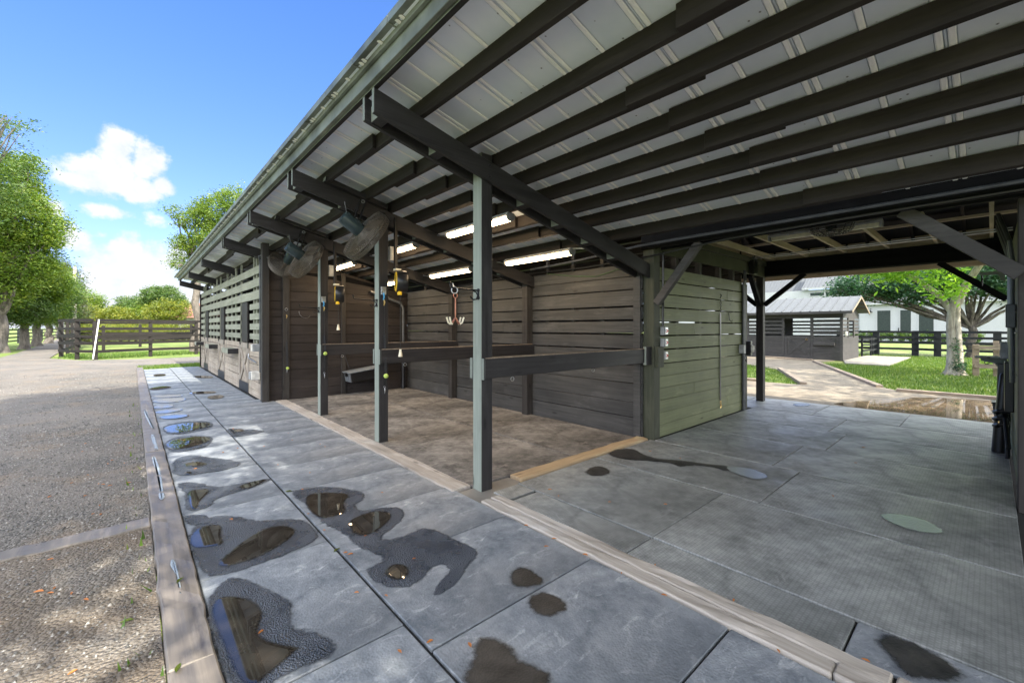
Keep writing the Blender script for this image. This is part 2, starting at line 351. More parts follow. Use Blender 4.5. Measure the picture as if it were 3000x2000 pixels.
M['pebble'] = leaf_mat('loose stones', (.055, .053, .05), (.15, .143, .132), (.33, .315, .29), .0, False)

# ---------------------------------------------------------------- mesh helpers
WL = {}
def wloc(o): return WL.get(o.name, Vector((0, 0, 0))) if o else Vector((0, 0, 0))
class MB:
    def __init__(s): s.v = []; s.f = []
    def add(s, vs, fs):
        k = len(s.v); s.v += [tuple(v) for v in vs]; s.f += [tuple(i+k for i in f) for f in fs]; return s
    def box(s, x0, x1, y0, y1, z0, z1):
        x0, x1 = min(x0, x1), max(x0, x1); y0, y1 = min(y0, y1), max(y0, y1); z0, z1 = min(z0, z1), max(z0, z1)
        return s.add([(x0,y0,z0),(x1,y0,z0),(x1,y1,z0),(x0,y1,z0),(x0,y0,z1),(x1,y0,z1),(x1,y1,z1),(x0,y1,z1)],
                     [(0,3,2,1),(4,5,6,7),(0,1,5,4),(1,2,6,5),(2,3,7,6),(3,0,4,7)])
    def hexa(s, p):   # 8 corners, bottom ring then top ring
        return s.add(p, [(0,3,2,1),(4,5,6,7),(0,1,5,4),(1,2,6,5),(2,3,7,6),(3,0,4,7)])
    def bar(s, p0, p1, w, h, up=(0, 0, 1)):   # square timber between two points; w sideways, h along up
        p0, p1, up = Vector(p0), Vector(p1), Vector(up); d = (p1-p0).normalized()
        sd = d.cross(up).normalized()*w/2; u = sd.cross(d).normalized()*h/2
        q = []
        for c in (-1, 1):
            for (p, a) in ((p0, -1), (p1, -1), (p1, 1), (p0, 1)): q.append(p+sd*a+u*c)
        return s.hexa(q)
    def tube(s, pts, r, n=8, caps=True):
        pts = [Vector(p) for p in pts]; rr = r if isinstance(r, (list, tuple)) else [r]*len(pts); k = len(s.v); prev = None
        for i, p in enumerate(pts):
            d = (pts[min(i+1, len(pts)-1)]-pts[max(i-1, 0)]).normalized()
            if prev is None: a = d.orthogonal().normalized()
            else: a = (prev-d*prev.dot(d)).normalized()
            prev = a; b = d.cross(a)
            for j in range(n):
                t = 2*math.pi*j/n; s.v.append(tuple(p+(a*math.cos(t)+b*math.sin(t))*rr[i]))
        for i in range(len(pts)-1):
            for j in range(n):
                s.f.append((k+i*n+j, k+i*n+(j+1) % n, k+(i+1)*n+(j+1) % n, k+(i+1)*n+j))
        if caps: s.f.append(tuple(k+j for j in reversed(range(n)))); s.f.append(tuple(k+(len(pts)-1)*n+j for j in range(n)))
        return s
    def ring(s, c, ax, R0, r, n=40, m=4, a0=0., a1=2*math.pi):
        c, ax = Vector(c), Vector(ax).normalized(); u = ax.orthogonal().normalized(); w = ax.cross(u)
        full = abs(a1-a0-2*math.pi) < 1e-4
        pts = [c+(u*math.cos(a0+(a1-a0)*i/n)+w*math.sin(a0+(a1-a0)*i/n))*R0 for i in range(n+1)]
        return s.tube(pts, r, m, not full)
    def lathe(s, prof, c, ax=(0, 0, 1), n=20):   # profile of (radius, along)
        c, ax = Vector(c), Vector(ax).normalized(); u = ax.orthogonal().normalized(); w = ax.cross(u); k = len(s.v)
        for r, z in prof:
            for j in range(n):
                t = 2*math.pi*j/n; s.v.append(tuple(c+ax*z+(u*math.cos(t)+w*math.sin(t))*r))
        for i in range(len(prof)-1):
            for j in range(n): s.f.append((k+i*n+j, k+i*n+(j+1) % n, k+(i+1)*n+(j+1) % n, k+(i+1)*n+j))
        s.f.append(tuple(k+j for j in reversed(range(n)))); s.f.append(tuple(k+(len(prof)-1)*n+j for j in range(n)))
        return s
    def prism(s, poly, z0, z1):
        n = len(poly); k = len(s.v)
        s.v += [(x, y, z0) for x, y in poly]+[(x, y, z1) for x, y in poly]
        s.f.append(tuple(k+i for i in reversed(range(n)))); s.f.append(tuple(k+n+i for i in range(n)))
        for i in range(n): s.f.append((k+i, k+(i+1) % n, k+n+(i+1) % n, k+n+i))
        return s
    def extr(s, poly, a, b, plane):   # closed outline swept from a to b along the axis missing from plane
        ax = {'xz': 1, 'yz': 0, 'xy': 2}[plane]; n = len(poly); k = len(s.v)
        for c in (a, b):
            for p, q in poly: s.v.append({1: (p, c, q), 0: (c, p, q), 2: (p, q, c)}[ax])
        s.f.append(tuple(k+i for i in range(n))); s.f.append(tuple(k+n+i for i in reversed(range(n))))
        for i in range(n): s.f.append((k+i, k+n+i, k+n+(i+1) % n, k+(i+1) % n))
        return s
    def build(s, name, mat, parent=None, smooth=False, bevel=0, fix=False):
        me = bpy.data.meshes.new(name); w = wloc(parent)
        me.from_pydata([(v[0]-w.x, v[1]-w.y, v[2]-w.z) for v in s.v], [], s.f); me.update()
        o = bpy.data.objects.new(name, me); COL.objects.link(o); me.materials.append(M[mat] if isinstance(mat, str) else mat)
        if parent is not None: o.parent = parent
        WL[o.name] = w.copy()
        import bmesh
        b = bmesh.new(); b.from_mesh(me); bmesh.ops.recalc_face_normals(b, faces=b.faces); b.to_mesh(me); b.free()
        if smooth:
            for p in me.polygons: p.use_smooth = True
            try: me.set_sharp_from_angle(angle=R(38))
            except Exception: pass
        if bevel:
            m = o.modifiers.new('bevel', 'BEVEL'); m.width = bevel; m.segments = 1; m.limit_method = 'ANGLE'
        return o
def tag(o, label=None, cat=None, group=None, kind=None):
    if label: o['label'] = label
    if cat: o['category'] = cat
    if group: o['group'] = group
    if kind: o['kind'] = kind
    return o
def thing(name, loc, label, cat, group=None):
    o = bpy.data.objects.new(name, None); COL.objects.link(o); o.location = loc; o.empty_display_size = .2
    WL[o.name] = Vector(loc); return tag(o, label, cat, group)
def single(mb, name, mat, label, cat, group=None, **k):   # a thing that is one mesh, origin at its own base
    lo = np.array(mb.v).min(0); hi = np.array(mb.v).max(0); c = ((lo[0]+hi[0])/2, (lo[1]+hi[1])/2, lo[2])
    mb.v = [(v[0]-c[0], v[1]-c[1], v[2]-c[2]) for v in mb.v]
    o = mb.build(name, mat, None, **k); o.location = c; return tag(o, label, cat, group)
def struct(mb, name, mat, **k): return tag(mb.build(name, mat, None, **k), kind='structure')
def dup(o, loc=None, label=None, parent=None):
    c = o.copy(); COL.objects.link(c)
    if parent is not None: c.parent = parent
    if loc is not None: c.location = loc
    if label: c['label'] = label
    for ch in list(o.children): dup(ch, parent=c)
    return c
def fast_mesh(name, V, mat, parent=None, k=4, tone=None):   # V: (faces, k, 3) loose polygons
    n = V.shape[0]; me = bpy.data.meshes.new(name); w = wloc(parent)
    P = (V.reshape(-1, 3)-np.array(w)).astype(np.float32)
    me.vertices.add(n*k); me.vertices.foreach_set('co', P.ravel()); me.loops.add(n*k); me.polygons.add(n)
    me.loops.foreach_set('vertex_index', np.arange(n*k, dtype=np.int32)); me.polygons.foreach_set('loop_start', np.arange(0, n*k, k, dtype=np.int32))
    me.update(calc_edges=True)
    if tone is not None: me.attributes.new('tone', 'FLOAT', 'FACE').data.foreach_set('value', tone.astype(np.float32))
    me.validate()
    o = bpy.data.objects.new(name, me); COL.objects.link(o); me.materials.append(M[mat])
    if parent is not None: o.parent = parent
    WL[o.name] = w.copy(); return o
def chaikin(poly, it=2):
    for _ in range(it):
        q = []
        for i in range(len(poly)):
            a, b = poly[i], poly[(i+1) % len(poly)]
            q += [(a[0]*.75+b[0]*.25, a[1]*.75+b[1]*.25), (a[0]*.25+b[0]*.75, a[1]*.25+b[1]*.75)]
        poly = q
    return poly

# ================================================================= SETTING
# --- ground sheets
struct(MB().prism([(-900, -500), (1200, -500), (1200, 1600), (-900, 1600)], -.30, -.06), 'ground', 'grass')
drive = [(-5.6, -14), (.115, -14), (.115, 22.45), (.9, 24.3), (4, 24.6), (70, 25.4), (70, 29.6), (4, 29.9), (1.2, 29.4), (-.6, 29.8), (-1.9, 30.2), (-3.3, 33.2),
         (-3.6, 40), (-3.9, 60), (-5.2, 110), (-9.5, 110), (-6.6, 64), (-6.0, 50), (-5.5, 41), (-5.2, 25), (-5.6, 10)]
struct(MB().prism(drive, -.055, -.02), 'gravel_drive', 'gravel')
struct(MB().prism([(-4.6, -13), (.113, -13), (.113, 4.54), (-.35, 4.56), (-4.6, 4.55)], -.03, -.017), 'sandy_gravel', 'sandgravel')
struct(MB().prism([(.31, -1.84), (10.84, -1.84), (10.84, 21.9), (.31, 21.9)], -.056, -.024), 'concrete_base', 'pad')
struct(MB().prism([(.315, -11), (10.8, -11), (10.8, -1.85), (.315, -1.85)], -.05, -.004), 'bounce_floor', 'concrete')  # added out-of-view slab, pale to bounce light up under the roof
path = [(10.85, 3.6), (10.85, -6), (14.55, -6), (14.65, 1.5), (15.2, 1.9), (24.3, 5.5), (26.15, 5.2), (26.15, 12), (23.9, 9.4), (22.2, 8.6), (20.5, 7.25), (18.9, 5.6), (14.32, 3.62), (14.1, 5.0), (14.05, 9), (10.85, 9)]
struct(MB().prism(path, -.055, -.024), 'path', 'path')
single(MB().prism([(24.3, 4.45), (24.1, 2.95), (31.9, 2.95), (31.9, 4.84), (26.2, 4.84)], -.05, .0), 'concrete_patio', 'concrete',
       'pale concrete slab beside the grey shed end', 'patio')

# --- puddles and damp marks on the mats (outlines measured on the ground)
def D(p): return [(x*1.2755, y*1.2755) for x, y in p]
def O1(p): return [(x*.638, 1000+y*.638) for x, y in p]
def O2(p): return [(700+x*.4464, 1300+y*.4464) for x, y in p]
def O3(p): return [(1400+x*.5102, 1200+y*.5102) for x, y in p]
def O4(p): return [(2100+x*.5422, 1150+y*.5422) for x, y in p]
def flat(px, z, name, mat, rough=0., it=2, edge=.05):
    g = [gnd(x, min(y, 2120), max(0, z-.008)) for x, y in px]; g = chaikin(g, it)
    if rough: g = [(x+random.gauss(0, rough), y+random.gauss(0, rough)) for x, y in g]
    n = len(g); A = sum(g[i][0]*g[(i+1) % n][1]-g[(i+1) % n][0]*g[i][1] for i in range(n))/2
    if A < 0: g = g[::-1]
    per_ = sum(math.dist(g[i], g[(i+1) % n]) for i in range(n)); w = min(edge, .35*abs(A)/per_*2)
    nrm, ws = [], []
    for i in range(n):
        a, b = g[i-2], g[(i+2) % n]; d = (b[0]-a[0], b[1]-a[1]); l = math.hypot(*d) or 1; nx, ny = -d[1]/l, d[0]/l; nrm.append((nx, ny)); best = 9.
        for j in range(n):   # how far to the opposite bank
            if min((j-i) % n, (i-j) % n) <= 2: continue
            p, q = g[j], g[(j+1) % n]; ex, ey = q[0]-p[0], q[1]-p[1]; den = nx*ey-ny*ex
            if abs(den) < 1e-9: continue
            tt = ((p[0]-g[i][0])*ey-(p[1]-g[i][1])*ex)/den; uu = ((p[0]-g[i][0])*ny-(p[1]-g[i][1])*nx)/den
            if tt > 1e-6 and -.01 <= uu <= 1.01: best = min(best, tt)
        ws.append(min(w, .24*best))
    for _ in range(3): ws = [min(ws[i], (ws[i-1]+ws[i]+ws[(i+1) % n])/3, .5*ws[i-1]+.5*ws[(i+1) % n]+.004) for i in range(n)]
    inn = [(g[i][0]+nrm[i][0]*ws[i], g[i][1]+nrm[i][1]*ws[i]) for i in range(n)]
    mb = MB(); mb.v = [(x, y, z-.0012) for x, y in g]+[(x, y, z) for x, y in inn]
    mb.f = [tuple(range(n, 2*n))]+[(i, (i+1) % n, n+(i+1) % n, n+i) for i in range(n)]
    o = mb.build(name, mat); tag(o, kind='structure')
    if o.data.polygons[0].normal.z < 0: o.data.flip_normals()
    at = o.data.attributes.new('depth', 'FLOAT', 'POINT')
    for i in range(2*n): at.data[i].value = 0. if i < n else 1.
    return o
WET = [D([(470,1375),(500,1340),(530,1320),(575,1325),(600,1340),(640,1358),(675,1375),(685,1395),(672,1425),(690,1440),(740,1450),(775,1470),(780,1490),(770,1510),(690,1545),(640,1568),(590,1600),(510,1590),(485,1500),(462,1430)]),
       D([(432,1220),(450,1195),(500,1180),(560,1185),(590,1195),(650,1190),(700,1190),(725,1205),(740,1230),(720,1250),(600,1300),(500,1330),(455,1320),(436,1280),(424,1240)]),
       D([(655,1130),(700,1120),(740,1115),(800,1120),(845,1130),(840,1150),(815,1160),(840,1175),(835,1190),(750,1215),(740,1205),(690,1155)]),
       O2([(565,540),(640,480),(820,430),(1000,405),(1080,420),(1110,460),(1080,510),(1020,560),(950,610),(970,630),(1100,590),(1180,545),(1300,555),(1390,600),(1480,640),(1560,680),(1590,730),(1540,790),(1500,820),(1480,870),(1400,950),(1320,1000),(1260,1000),(1290,930),(1340,870),(1390,830),(1320,800),(1270,830),(1220,900),(1120,950),(1000,960),(900,940),(790,830),(940,765),(850,720),(760,680),(700,620),(640,575)]),
       O1([(840,700),(822,690),(800,650),(900,640),(1000,670),(1100,650),(1250,625),(1245,640),(1150,680),(1000,720),(980,760),(880,790),(830,770)]),
       O1([(780,560),(800,535),(900,515),(960,530),(1100,545),(1120,570),(1000,600),(800,625),(785,600)]),
       O1([(740,470),(790,440),(900,430),(990,436),(975,475),(900,500),(800,515),(760,500)]),
       O1([(730,395),(800,372),(920,362),(990,372),(975,400),(860,425),(760,432)]),
       O1([(1035,405),(1060,398),(1200,405),(1230,415),(1100,440),(1060,440)]),
       O1([(830,800),(960,790),(990,830),(900,850),(845,845)])]
for i, w in enumerate(WET): flat(w, .0050+.0002*i, 'wet_patch', 'wet', .003, edge=.06)
DAMP = [O2([(1750,880),(1800,810),(1900,805),(1960,850),(2020,900),(1990,940),(1880,960),(1790,950)]), O2([(1870,1010),(1960,965),(2050,970),(2170,1040),(2170,1100),(2080,1145),(1950,1140),(1880,1080)]),
        O2([(1430,1640),(1440,1500),(1500,1440),(1520,1290),(1600,1255),(1700,1260),(1800,1310),(1850,1400),(1980,1460),(2080,1520),(2060,1640)]),
        O3([(720,260),(780,225),(900,220),(960,260),(1050,285),(1180,290),(1300,310),(1430,320),(1500,345),(1420,360),(1350,330),(1230,320),(1160,340),(1110,310),(1000,300),(860,295)]),
        O3([(600,350),(680,315),(770,340),(770,375),(690,392),(610,375)]),
        O4([(810,1320),(900,1295),(990,1310),(1150,1380),(1300,1470),(1420,1580),(1060,1580),(950,1480),(880,1390)]),
        O1([(800,1000),(850,960),(880,1010),(840,1060)])]
for i, w in enumerate(DAMP): flat(w, .0074+.0001*i, 'damp_patch', 'damp', .004, edge=.06)
for w in (O1([(696,532),(712,526),(728,560),(742,610),(752,690),(762,712),(745,735),(722,718),(735,660),(722,600),(700,565)]), O1([(688,432),(708,424),(722,470),(730,500),(712,505),(700,470)]), O1([(655,315),(672,312),(690,360),(712,400),(700,405),(672,360)]), O1([(772,1025),(800,990),(825,1075),(835,1160),(822,1165),(812,1080)])):
    flat([(x, y) for x, y in w], .0335, 'puddle', 'shallow', edge=.02)
POOL = [D([(490,1380),(515,1368),(560,1370),(595,1385),(610,1410),(595,1440),(600,1465),(650,1480),(695,1485),(680,1500),(620,1550),(590,1578),(550,1578),(520,1510),(490,1440),(480,1410)]),
        D([(430,1240),(450,1215),(480,1205),(515,1205),(510,1230),(520,1250),(480,1258),(440,1262)]), D([(490,1302),(530,1262),(600,1215),(650,1205),(685,1215),(670,1240),(600,1280),(530,1303)]),
        D([(700,1135),(760,1130),(810,1135),(790,1155),(800,1175),(780,1185),(730,1195),(700,1165)]),
        O2([(710,510),(800,465),(900,440),(1000,445),(1010,490),(950,550),(870,600),(760,610),(720,560)]), O2([(940,840),(1000,790),(1080,785),(1130,820),(1120,870),(1060,905),(970,890)]),
        O1([(855,690),(900,680),(970,675),(960,700),(920,735),(905,770),(875,770),(860,730)]), O1([(1080,668),(1170,640),(1235,630),(1200,655),(1120,685)]),
        O1([(825,570),(880,550),(950,555),(955,570),(870,578)]), O1([(845,600),(885,597),(880,610),(850,612)]),
        O1([(755,468),(800,450),(900,435),(975,440),(960,462),(890,485),(800,500),(770,495)]), O1([(740,398),(800,380),(920,370),(975,375),(960,395),(860,415),(770,425)]),
        O1([(712,345),(860,332),(880,345),(760,362)]), O1([(705,320),(830,305),(850,315),(780,330),(715,333)]), O1([(700,295),(800,288),(800,303),(705,312)]), O1([(692,266),(850,256),(860,272),(760,285),(700,280)]),
        O1([(694,250),(840,243),(842,254),(700,260)]), O1([(680,215),(760,203),(805,213),(690,228)]), O1([(855,235),(980,226),(1005,238),(870,244)]), O1([(880,158),(985,158),(975,170),(890,167)]), O1([(950,250),(1030,244),(1030,262),(950,268)]),
        O1([(700,152),(760,148),(765,158),(705,162)]), O1([(1060,408),(1110,400),(1130,412),(1080,420)]),
        O4([(40,402),(70,397),(180,407),(285,450),(265,468),(200,472),(65,428)]), O4([(872,665),(900,650),(1020,660),(1125,685),(1230,745),(1235,762),(1180,768),(1060,750),(932,706)]),
        O4([(400,65),(430,56),(500,58),(515,70),(450,78)])]
for i, w in enumerate(POOL): flat(w, .0090+.0001*i, 'puddle', 'shallow' if i >= len(POOL)-3 else 'pool', edge=.03)
mb = MB(); g = chaikin([(11.0, 2.3), (11.6, 2.15), (12.2, 1.85), (13.6, 1.35), (14.3, .3), (14.3, -1.2), (11.0, -1.2), (11.05, .3)])
mb.prism(g, -.05, -.018); struct(mb, 'puddle', 'mudpool')

# --- rubber mats
def ordinal(i): return ['first','second','third','fourth','fifth','sixth','seventh','eighth','ninth','tenth','eleventh','twelfth','thirteenth','fourteenth','fifteenth','sixteenth','seventeenth','eighteenth','nineteenth','twentieth','twenty first','twenty second','twenty third','twenty fourth','twenty fifth','twenty sixth','twenty seventh'][i]
def rmat(x0, x1, y0, y1, mat, label, group, g=.0055):
    c = ((x0+x1)/2, (y0+y1)/2); mb = MB(); dz = [random.uniform(-.0016, .0016) for _ in range(4)]
    P = [(x0+g, y0+g), (x1-g, y0+g), (x1-g, y1-g), (x0+g, y1-g)]
    a = random.uniform(-.003, .003)
    P = [(x-a*(y-c[1]), y+a*(x-c[0])) for x, y in P]
    mb.hexa([(x, y, -.022) for x, y in P]+[(x, y, dz[i]) for i, (x, y) in enumerate(P)])
    return single(mb, 'rubber_mat', mat, label, 'rubber mat', group, bevel=.004)
ys = [-1.6, -.35, .87, 2.11, 3.32, 4.56, 5.75]+[5.75+1.22*i for i in range(1, 14)]
for i in range(len(ys)-1):
    if ys[i+1] < .6: continue
    rmat(.315, 1.10, ys[i], ys[i+1], 'mat_out', 'blue grey rubber mat along the kerb, %s one counting away from the camera' % ordinal(i-1), 'walkway mats beside the kerb timbers')
ys = [-1.8, -.9, .02, .93, 1.85, 2.76, 3.65, 4.56, 5.44]+[5.44+.915*i for i in range(1, 19)]
for i in range(len(ys)-1):
    if ys[i+1] < .3: continue
    rmat(1.108, 2.385 if ys[i] < 3 else (2.33 if ys[i] < 10.4 else 2.06), ys[i], ys[i+1], 'mat_out', 'grey rubber mat in the walkway row nearest the stalls, %s from the camera' % ordinal(i-2), 'walkway mats beside the stalls')
ys = [3.48, 5.29, 7.05, 8.80, 10.44]
for i in range(4):
    for j, (a, b) in enumerate(((2.57, 4.12), (4.13, 5.52))):
        rmat(a, b, ys[i], ys[i+1], 'mat_wash', 'brown dusty rubber mat in the grooming bay, %s, %s bay from the aisle' % (('open front side', 'back wall side')[j], ('nearest', 'second', 'third', 'farthest')[i]), 'mats in the grooming bays')
for k, (y0, y1) in enumerate(((2.99, 3.24), (1.73, 2.96), (.49, 1.73), (-.9, .49))):
    rmat(2.63, 2.965, y0, y1, 'mat_out' if k == 3 else 'mat_aisle', ('small square scrap of rubber mat beside the near post foot', 'narrow rubber strip along the sleeper near the small scrap', 'narrow rubber strip along the sleeper, middle of the aisle mouth', 'narrow pale rubber strip with a dark oval stain')[k], 'strips along the aisle mouth')
AM = [(2.975, 4.275, [-1.2, 1.73, 3.26]), (4.285, 5.56, [-.15, 1.42, 3.26]), (5.565, 6.79, [-.15, 1.70, 3.2]), (6.80, 8.03, [-.15, 1.45, 3.2]), (8.035, 9.30, [-.15, 1.68, 3.2]), (9.31, 10.82, [-.15, 1.0, 2.22, 3.6])]
for ci, (a, b, yy) in enumerate(AM):
    for k in range(len(yy)-1):
        side = ('right hand', 'left hand')[k] if len(yy) == 3 else ('right hand', 'middle', 'left hand')[k]
        rmat(a, b, yy[k], yy[k+1], 'mat_aisle', 'dark ridged rubber mat in the covered aisle, %s row from the sleeper, %s' % (ordinal(ci), side), 'mats in the covered aisle')
rmat(9.31, 10.82, 3.62, 9, 'mat_aisle', 'dark rubber mat behind the far aisle post', 'mats in the covered aisle')

# --- timbers lying on the ground
def beam_thing(x0, x1, y0, y1, z0, z1, mat, name, label, cat, group=None):
    mb = MB(); n = max(2, int(max(x1-x0, y1-y0)/.12)); along_y = (y1-y0) > (x1-x0); k0 = []
    for i in range(n+1):
        t = i/n; j = [random.gauss(0, .0035) for _ in range(6)]
        if along_y: y = y0+(y1-y0)*t; k0.append([(x0+j[0], y, z0), (x1+j[1], y, z0), (x1+j[1], y, z1+j[2]), ((x0+x1)/2, y, z1+j[4]+.002), (x0+j[0], y, z1+j[3])])
        else: x = x0+(x1-x0)*t; k0.append([(x, y0+j[0], z0), (x, y1+j[1], z0), (x, y1+j[1], z1+j[2]), (x, (y0+y1)/2, z1+j[4]+.002), (x, y0+j[0], z1+j[3])])
    for r in k0: mb.v += r
    for i in range(n):
        for q in range(5): mb.f.append((i*5+q, i*5+(q+1) % 5, (i+1)*5+(q+1) % 5, (i+1)*5+q))
    mb.f.append((4, 3, 2, 1, 0)); mb.f.append(tuple(n*5+q for q in range(5)))
    return single(mb, name, mat, label, cat, group, bevel=.008)
for i, (a, b) in enumerate(((-1.2, 2.5), (2.505, 7.07), (7.08, 12.1), (12.11, 17.2), (17.21, 22.4))):
    beam_thing(.118, .308, a, b, -.07, .028, 'curb', 'kerb_timber', ['wet brown kerb timber in the bottom foreground with a yellow leaf', 'wet kerb timber with a white scuffed crack beside the large puddles', 'kerb timber past the first joint beside the mirror puddles', 'dry kerb timber along the shaded far mats', 'farthest kerb timber ending at the grass strip'][i], 'kerb timber', 'timbers edging the gravel')
beam_thing(-4.5, .112, 4.54, 4.76, -.09, -.008, 'curb', 'ground_timber', 'long grey timber laid flush across the gravel', 'timber')
for i, (x0, x1, a, b) in enumerate(((2.395, 2.50, .49, 3.12), (2.505, 2.615, .30, 3.12), (2.395, 2.615, -1.3, .285), (2.395, 2.50, .29, .485))):
    beam_thing(x0, x1, a, b, -.06, .012+.003*i, 'sleeper', 'sleeper', ['weathered grey plank on the walkway side of the aisle threshold', 'weathered grey plank on the aisle side of the threshold', 'broad pale sleeper running out of the bottom right corner', 'short weathered plank piece at the sleeper joint'][i], 'sleeper', 'threshold planks of the aisle')
for i, (a, b) in enumerate(((3.5, 6.9), (6.91, 10.4))):
    beam_thing(2.335, 2.555, a, b, -.06, .010, 'sleeper', 'sleeper', ['pale sleeper between the near and middle posts of the grooming bays', 'pale sleeper running to the dark partition wall'][i], 'sleeper', 'threshold sleepers of the grooming bays')
beam_thing(3.05, 5.54, 3.285, 3.47, -.05, .014, 'timber', 'floor_timber', 'tan timber on the floor from the near post to the wall corner', 'timber')
single(MB().prism([(2.33, 3.13), (2.62, 3.10), (3.04, 3.29), (3.03, 3.47), (2.56, 3.47), (2.36, 3.47)], -.05, -.012), 'concrete_footing', 'concrete', 'sandy broken concrete patch around the near post foot', 'footing')

# ================================================================= BARN
SLOPE = .242
def zb(x): return 3.53-SLOPE*(x-1.444)          # top of the sloping beams = underside of the purlins
barn = thing('stable_barn', (5.5, 11, 0), 'black timber stable barn with open grooming bays and a sloping metal roof', 'barn')
P_Y = [3.33, 5.665, 8.14]
def post(x0, x1, y0, y1, z1, mat='blackZ', name='post', z0=-.02): return MB().box(x0, x1, y0, y1, z0, z1).build(name, mat, barn, bevel=.005)
for y in P_Y: post(2.56, 2.70, y, y+.14, zb(2.7)+.10)
post(2.08, 2.215, 10.40, 10.56, zb(2.1)+.06, 'pil')
post(5.60, 5.765, 3.225, 3.40, 2.735, 'aislepost')
post(10.26, 10.40, 3.31, 3.45, 2.72, 'pil')
post(5.80, 6.02, -.36, -.155, 2.735, 'pil')
# sandwich beams, with spacer blocks
beam_ys = [3.33, 5.665, 8.14, 10.90, 14.65, 18.35, 22.0]
for bi, y in enumerate(beam_ys):
    mb = MB(); xe = 5.78 if bi < 3 else 5.6
    for yy in (y-.042, y+.142):
        mb.hexa([(1.444, yy, zb(1.444)-.20), (xe, yy, zb(xe)-.20), (xe, yy+.04, zb(xe)-.20), (1.444, yy+.04, zb(1.444)-.20),
                 (1.444, yy, zb(1.444)), (xe, yy, zb(xe)), (xe, yy+.04, zb(xe)), (1.444, yy+.04, zb(1.444))])
    for x in (1.50, 2.05, 3.15, 3.7, 4.25, 4.8):
        z = zb(x); mb.hexa([(x, y, z-.19), (x+.09, y, z-.21), (x+.09, y+.14, z-.21), (x, y+.14, z-.19), (x, y, z-.06), (x+.09, y, z-.08), (x+.09, y+.14, z-.08), (x, y+.14, z-.06)])
    bm_o = mb.build('rafter_beam', 'blackX', barn, bevel=.003)
    if bi < 3:
        bb = MB()
        for dx in (.035, .105):
            for c in (-.055, .055): bb.lathe([(.014, 0), (.014, .012), (.006, .018)], (2.56+dx*0+.07, y-.042, zb(2.63)-.10+c), (0, -1, 0), 8) if dx < .05 else None
        for c in (-.045, .045): bb.lathe([(.016, 0), (.016, .014)], (5.68, y-.042, zb(5.68)-.10+c), (0, -1, 0), 8)
        bb.build('bolt', 'blackiron', bm_o)
for bi in (1, 2):   # ledger boards carrying the fans, lying on the beams
    y = beam_ys[bi]; mb = MB(); mb.bar((1.8, y-.10, zb(1.8)+.02), (2.62, y-.10, zb(2.62)+.02), .09, .06); mb.build('fan_ledger', 'blackX', barn)
# purlins (2x6 on edge) with lapped splices
Y0, Y1 = -11.0, 22.3
PX = [1.86, 2.36, 2.735, 3.10, 3.475, 3.85, 4.22, 4.70]
for i, x in enumerate(PX):
    mb = MB(); z = zb(x); s = random.uniform(0, .25)
    cuts = [Y0, -6.5, -3.2, 2.1-.12*i-s if i > 1 else 1.2, 4.15+s*.4, 6.9, 9.5-s, 13.2, 16.8, 20.3, Y1]
    for k in range(len(cuts)-1):
        off = 0 if k % 2 else .042
        ov = .55 if k % 2 == 1 else 0
        mb.hexa([(x-off, cuts[k]-ov, z-.0), (x-off+.04, cuts[k]-ov, z-.01), (x-off+.04, cuts[k+1]+ov, z-.01), (x-off, cuts[k+1]+ov, z),
                 (x-off, cuts[k]-ov, z+.142), (x-off+.04, cuts[k]-ov, z+.132), (x-off+.04, cuts[k+1]+ov, z+.132), (x-off, cuts[k+1]+ov, z+.142)])
    mb.build('purlin', 'purlin', barn, bevel=.003)
MB().box(1.447, 1.487, Y0, Y1, zb(1.447)+.003, zb(1.447)+.142).build('purlin', 'blackY', barn)
MB().box(1.405, 1.444, Y0, Y1+.05, 3.545, 3.672).build('fascia', 'trim_metal', barn, bevel=.003)
MB().box(1.372, 1.402, Y0, Y1+.06, 3.655, 3.706).build('fascia_trim', 'trim_metal', barn, bevel=.003)
# roof sheet: folded profile swept down the slope
def sheet_profile(y0, y1):
    pts = []; y = y0
    def rib(c, w=.014, h=.022): return [(c-w-.008, 0), (c-w, h), (c+w, h), (c+w+.008, 0)]
    k = math.ceil((y0-2.045)/.3125); c = 2.045+k*.3125
    pts.append((y0, 0))
    while c < y1-.08:
        if k % 2 == 0: pts += rib(c-.026)+rib(c+.026)
        else: pts += rib(c)
        c += .3125; k += 1
    pts.append((y1, 0)); return pts
pr = sheet_profile(Y0, Y1+.12); mb = MB(); n = len(pr)
for x in (1.315, 5.02):
    for y, h in pr: mb.v.append((x, y, zb(x)+.145+h))
for i in range(n-1): mb.f.append((i, i+1, n+i+1, n+i))
k = len(mb.v)
for x in (1.315, 5.02):
    for y, h in pr: mb.v.append((x, y, zb(x)+.147+h))
for i in range(n-1): mb.f.append((k+i, k+n+i, k+n+i+1, k+i+1))
for i in range(n-1): mb.f.append((i, k+i, k+i+1, i+1))
mr = mb.build('metal_roof', 'roof', barn)
mb = MB(); k = math.ceil((Y0-2.045)/.3125)
while 2.045+k*.3125 < Y1:
    c = 2.045+k*.3125
    for o in ((-.027, .027) if k % 2 == 0 else (0,)):
        mb.extr([(c+o-.017, .1435), (c+o-.010, .137), (c+o+.010, .137), (c+o+.017, .1435)], 0, 1, 'yz'); n8 = len(mb.v)-8
        for q in range(8):
            x, y, z = mb.v[n8+q]; X = 1.32 if q < 4 else 5.02; mb.v[n8+q] = (X, y, zb(X)+z)
    k += 1
mb.build('roof_rib', 'rib', mr)
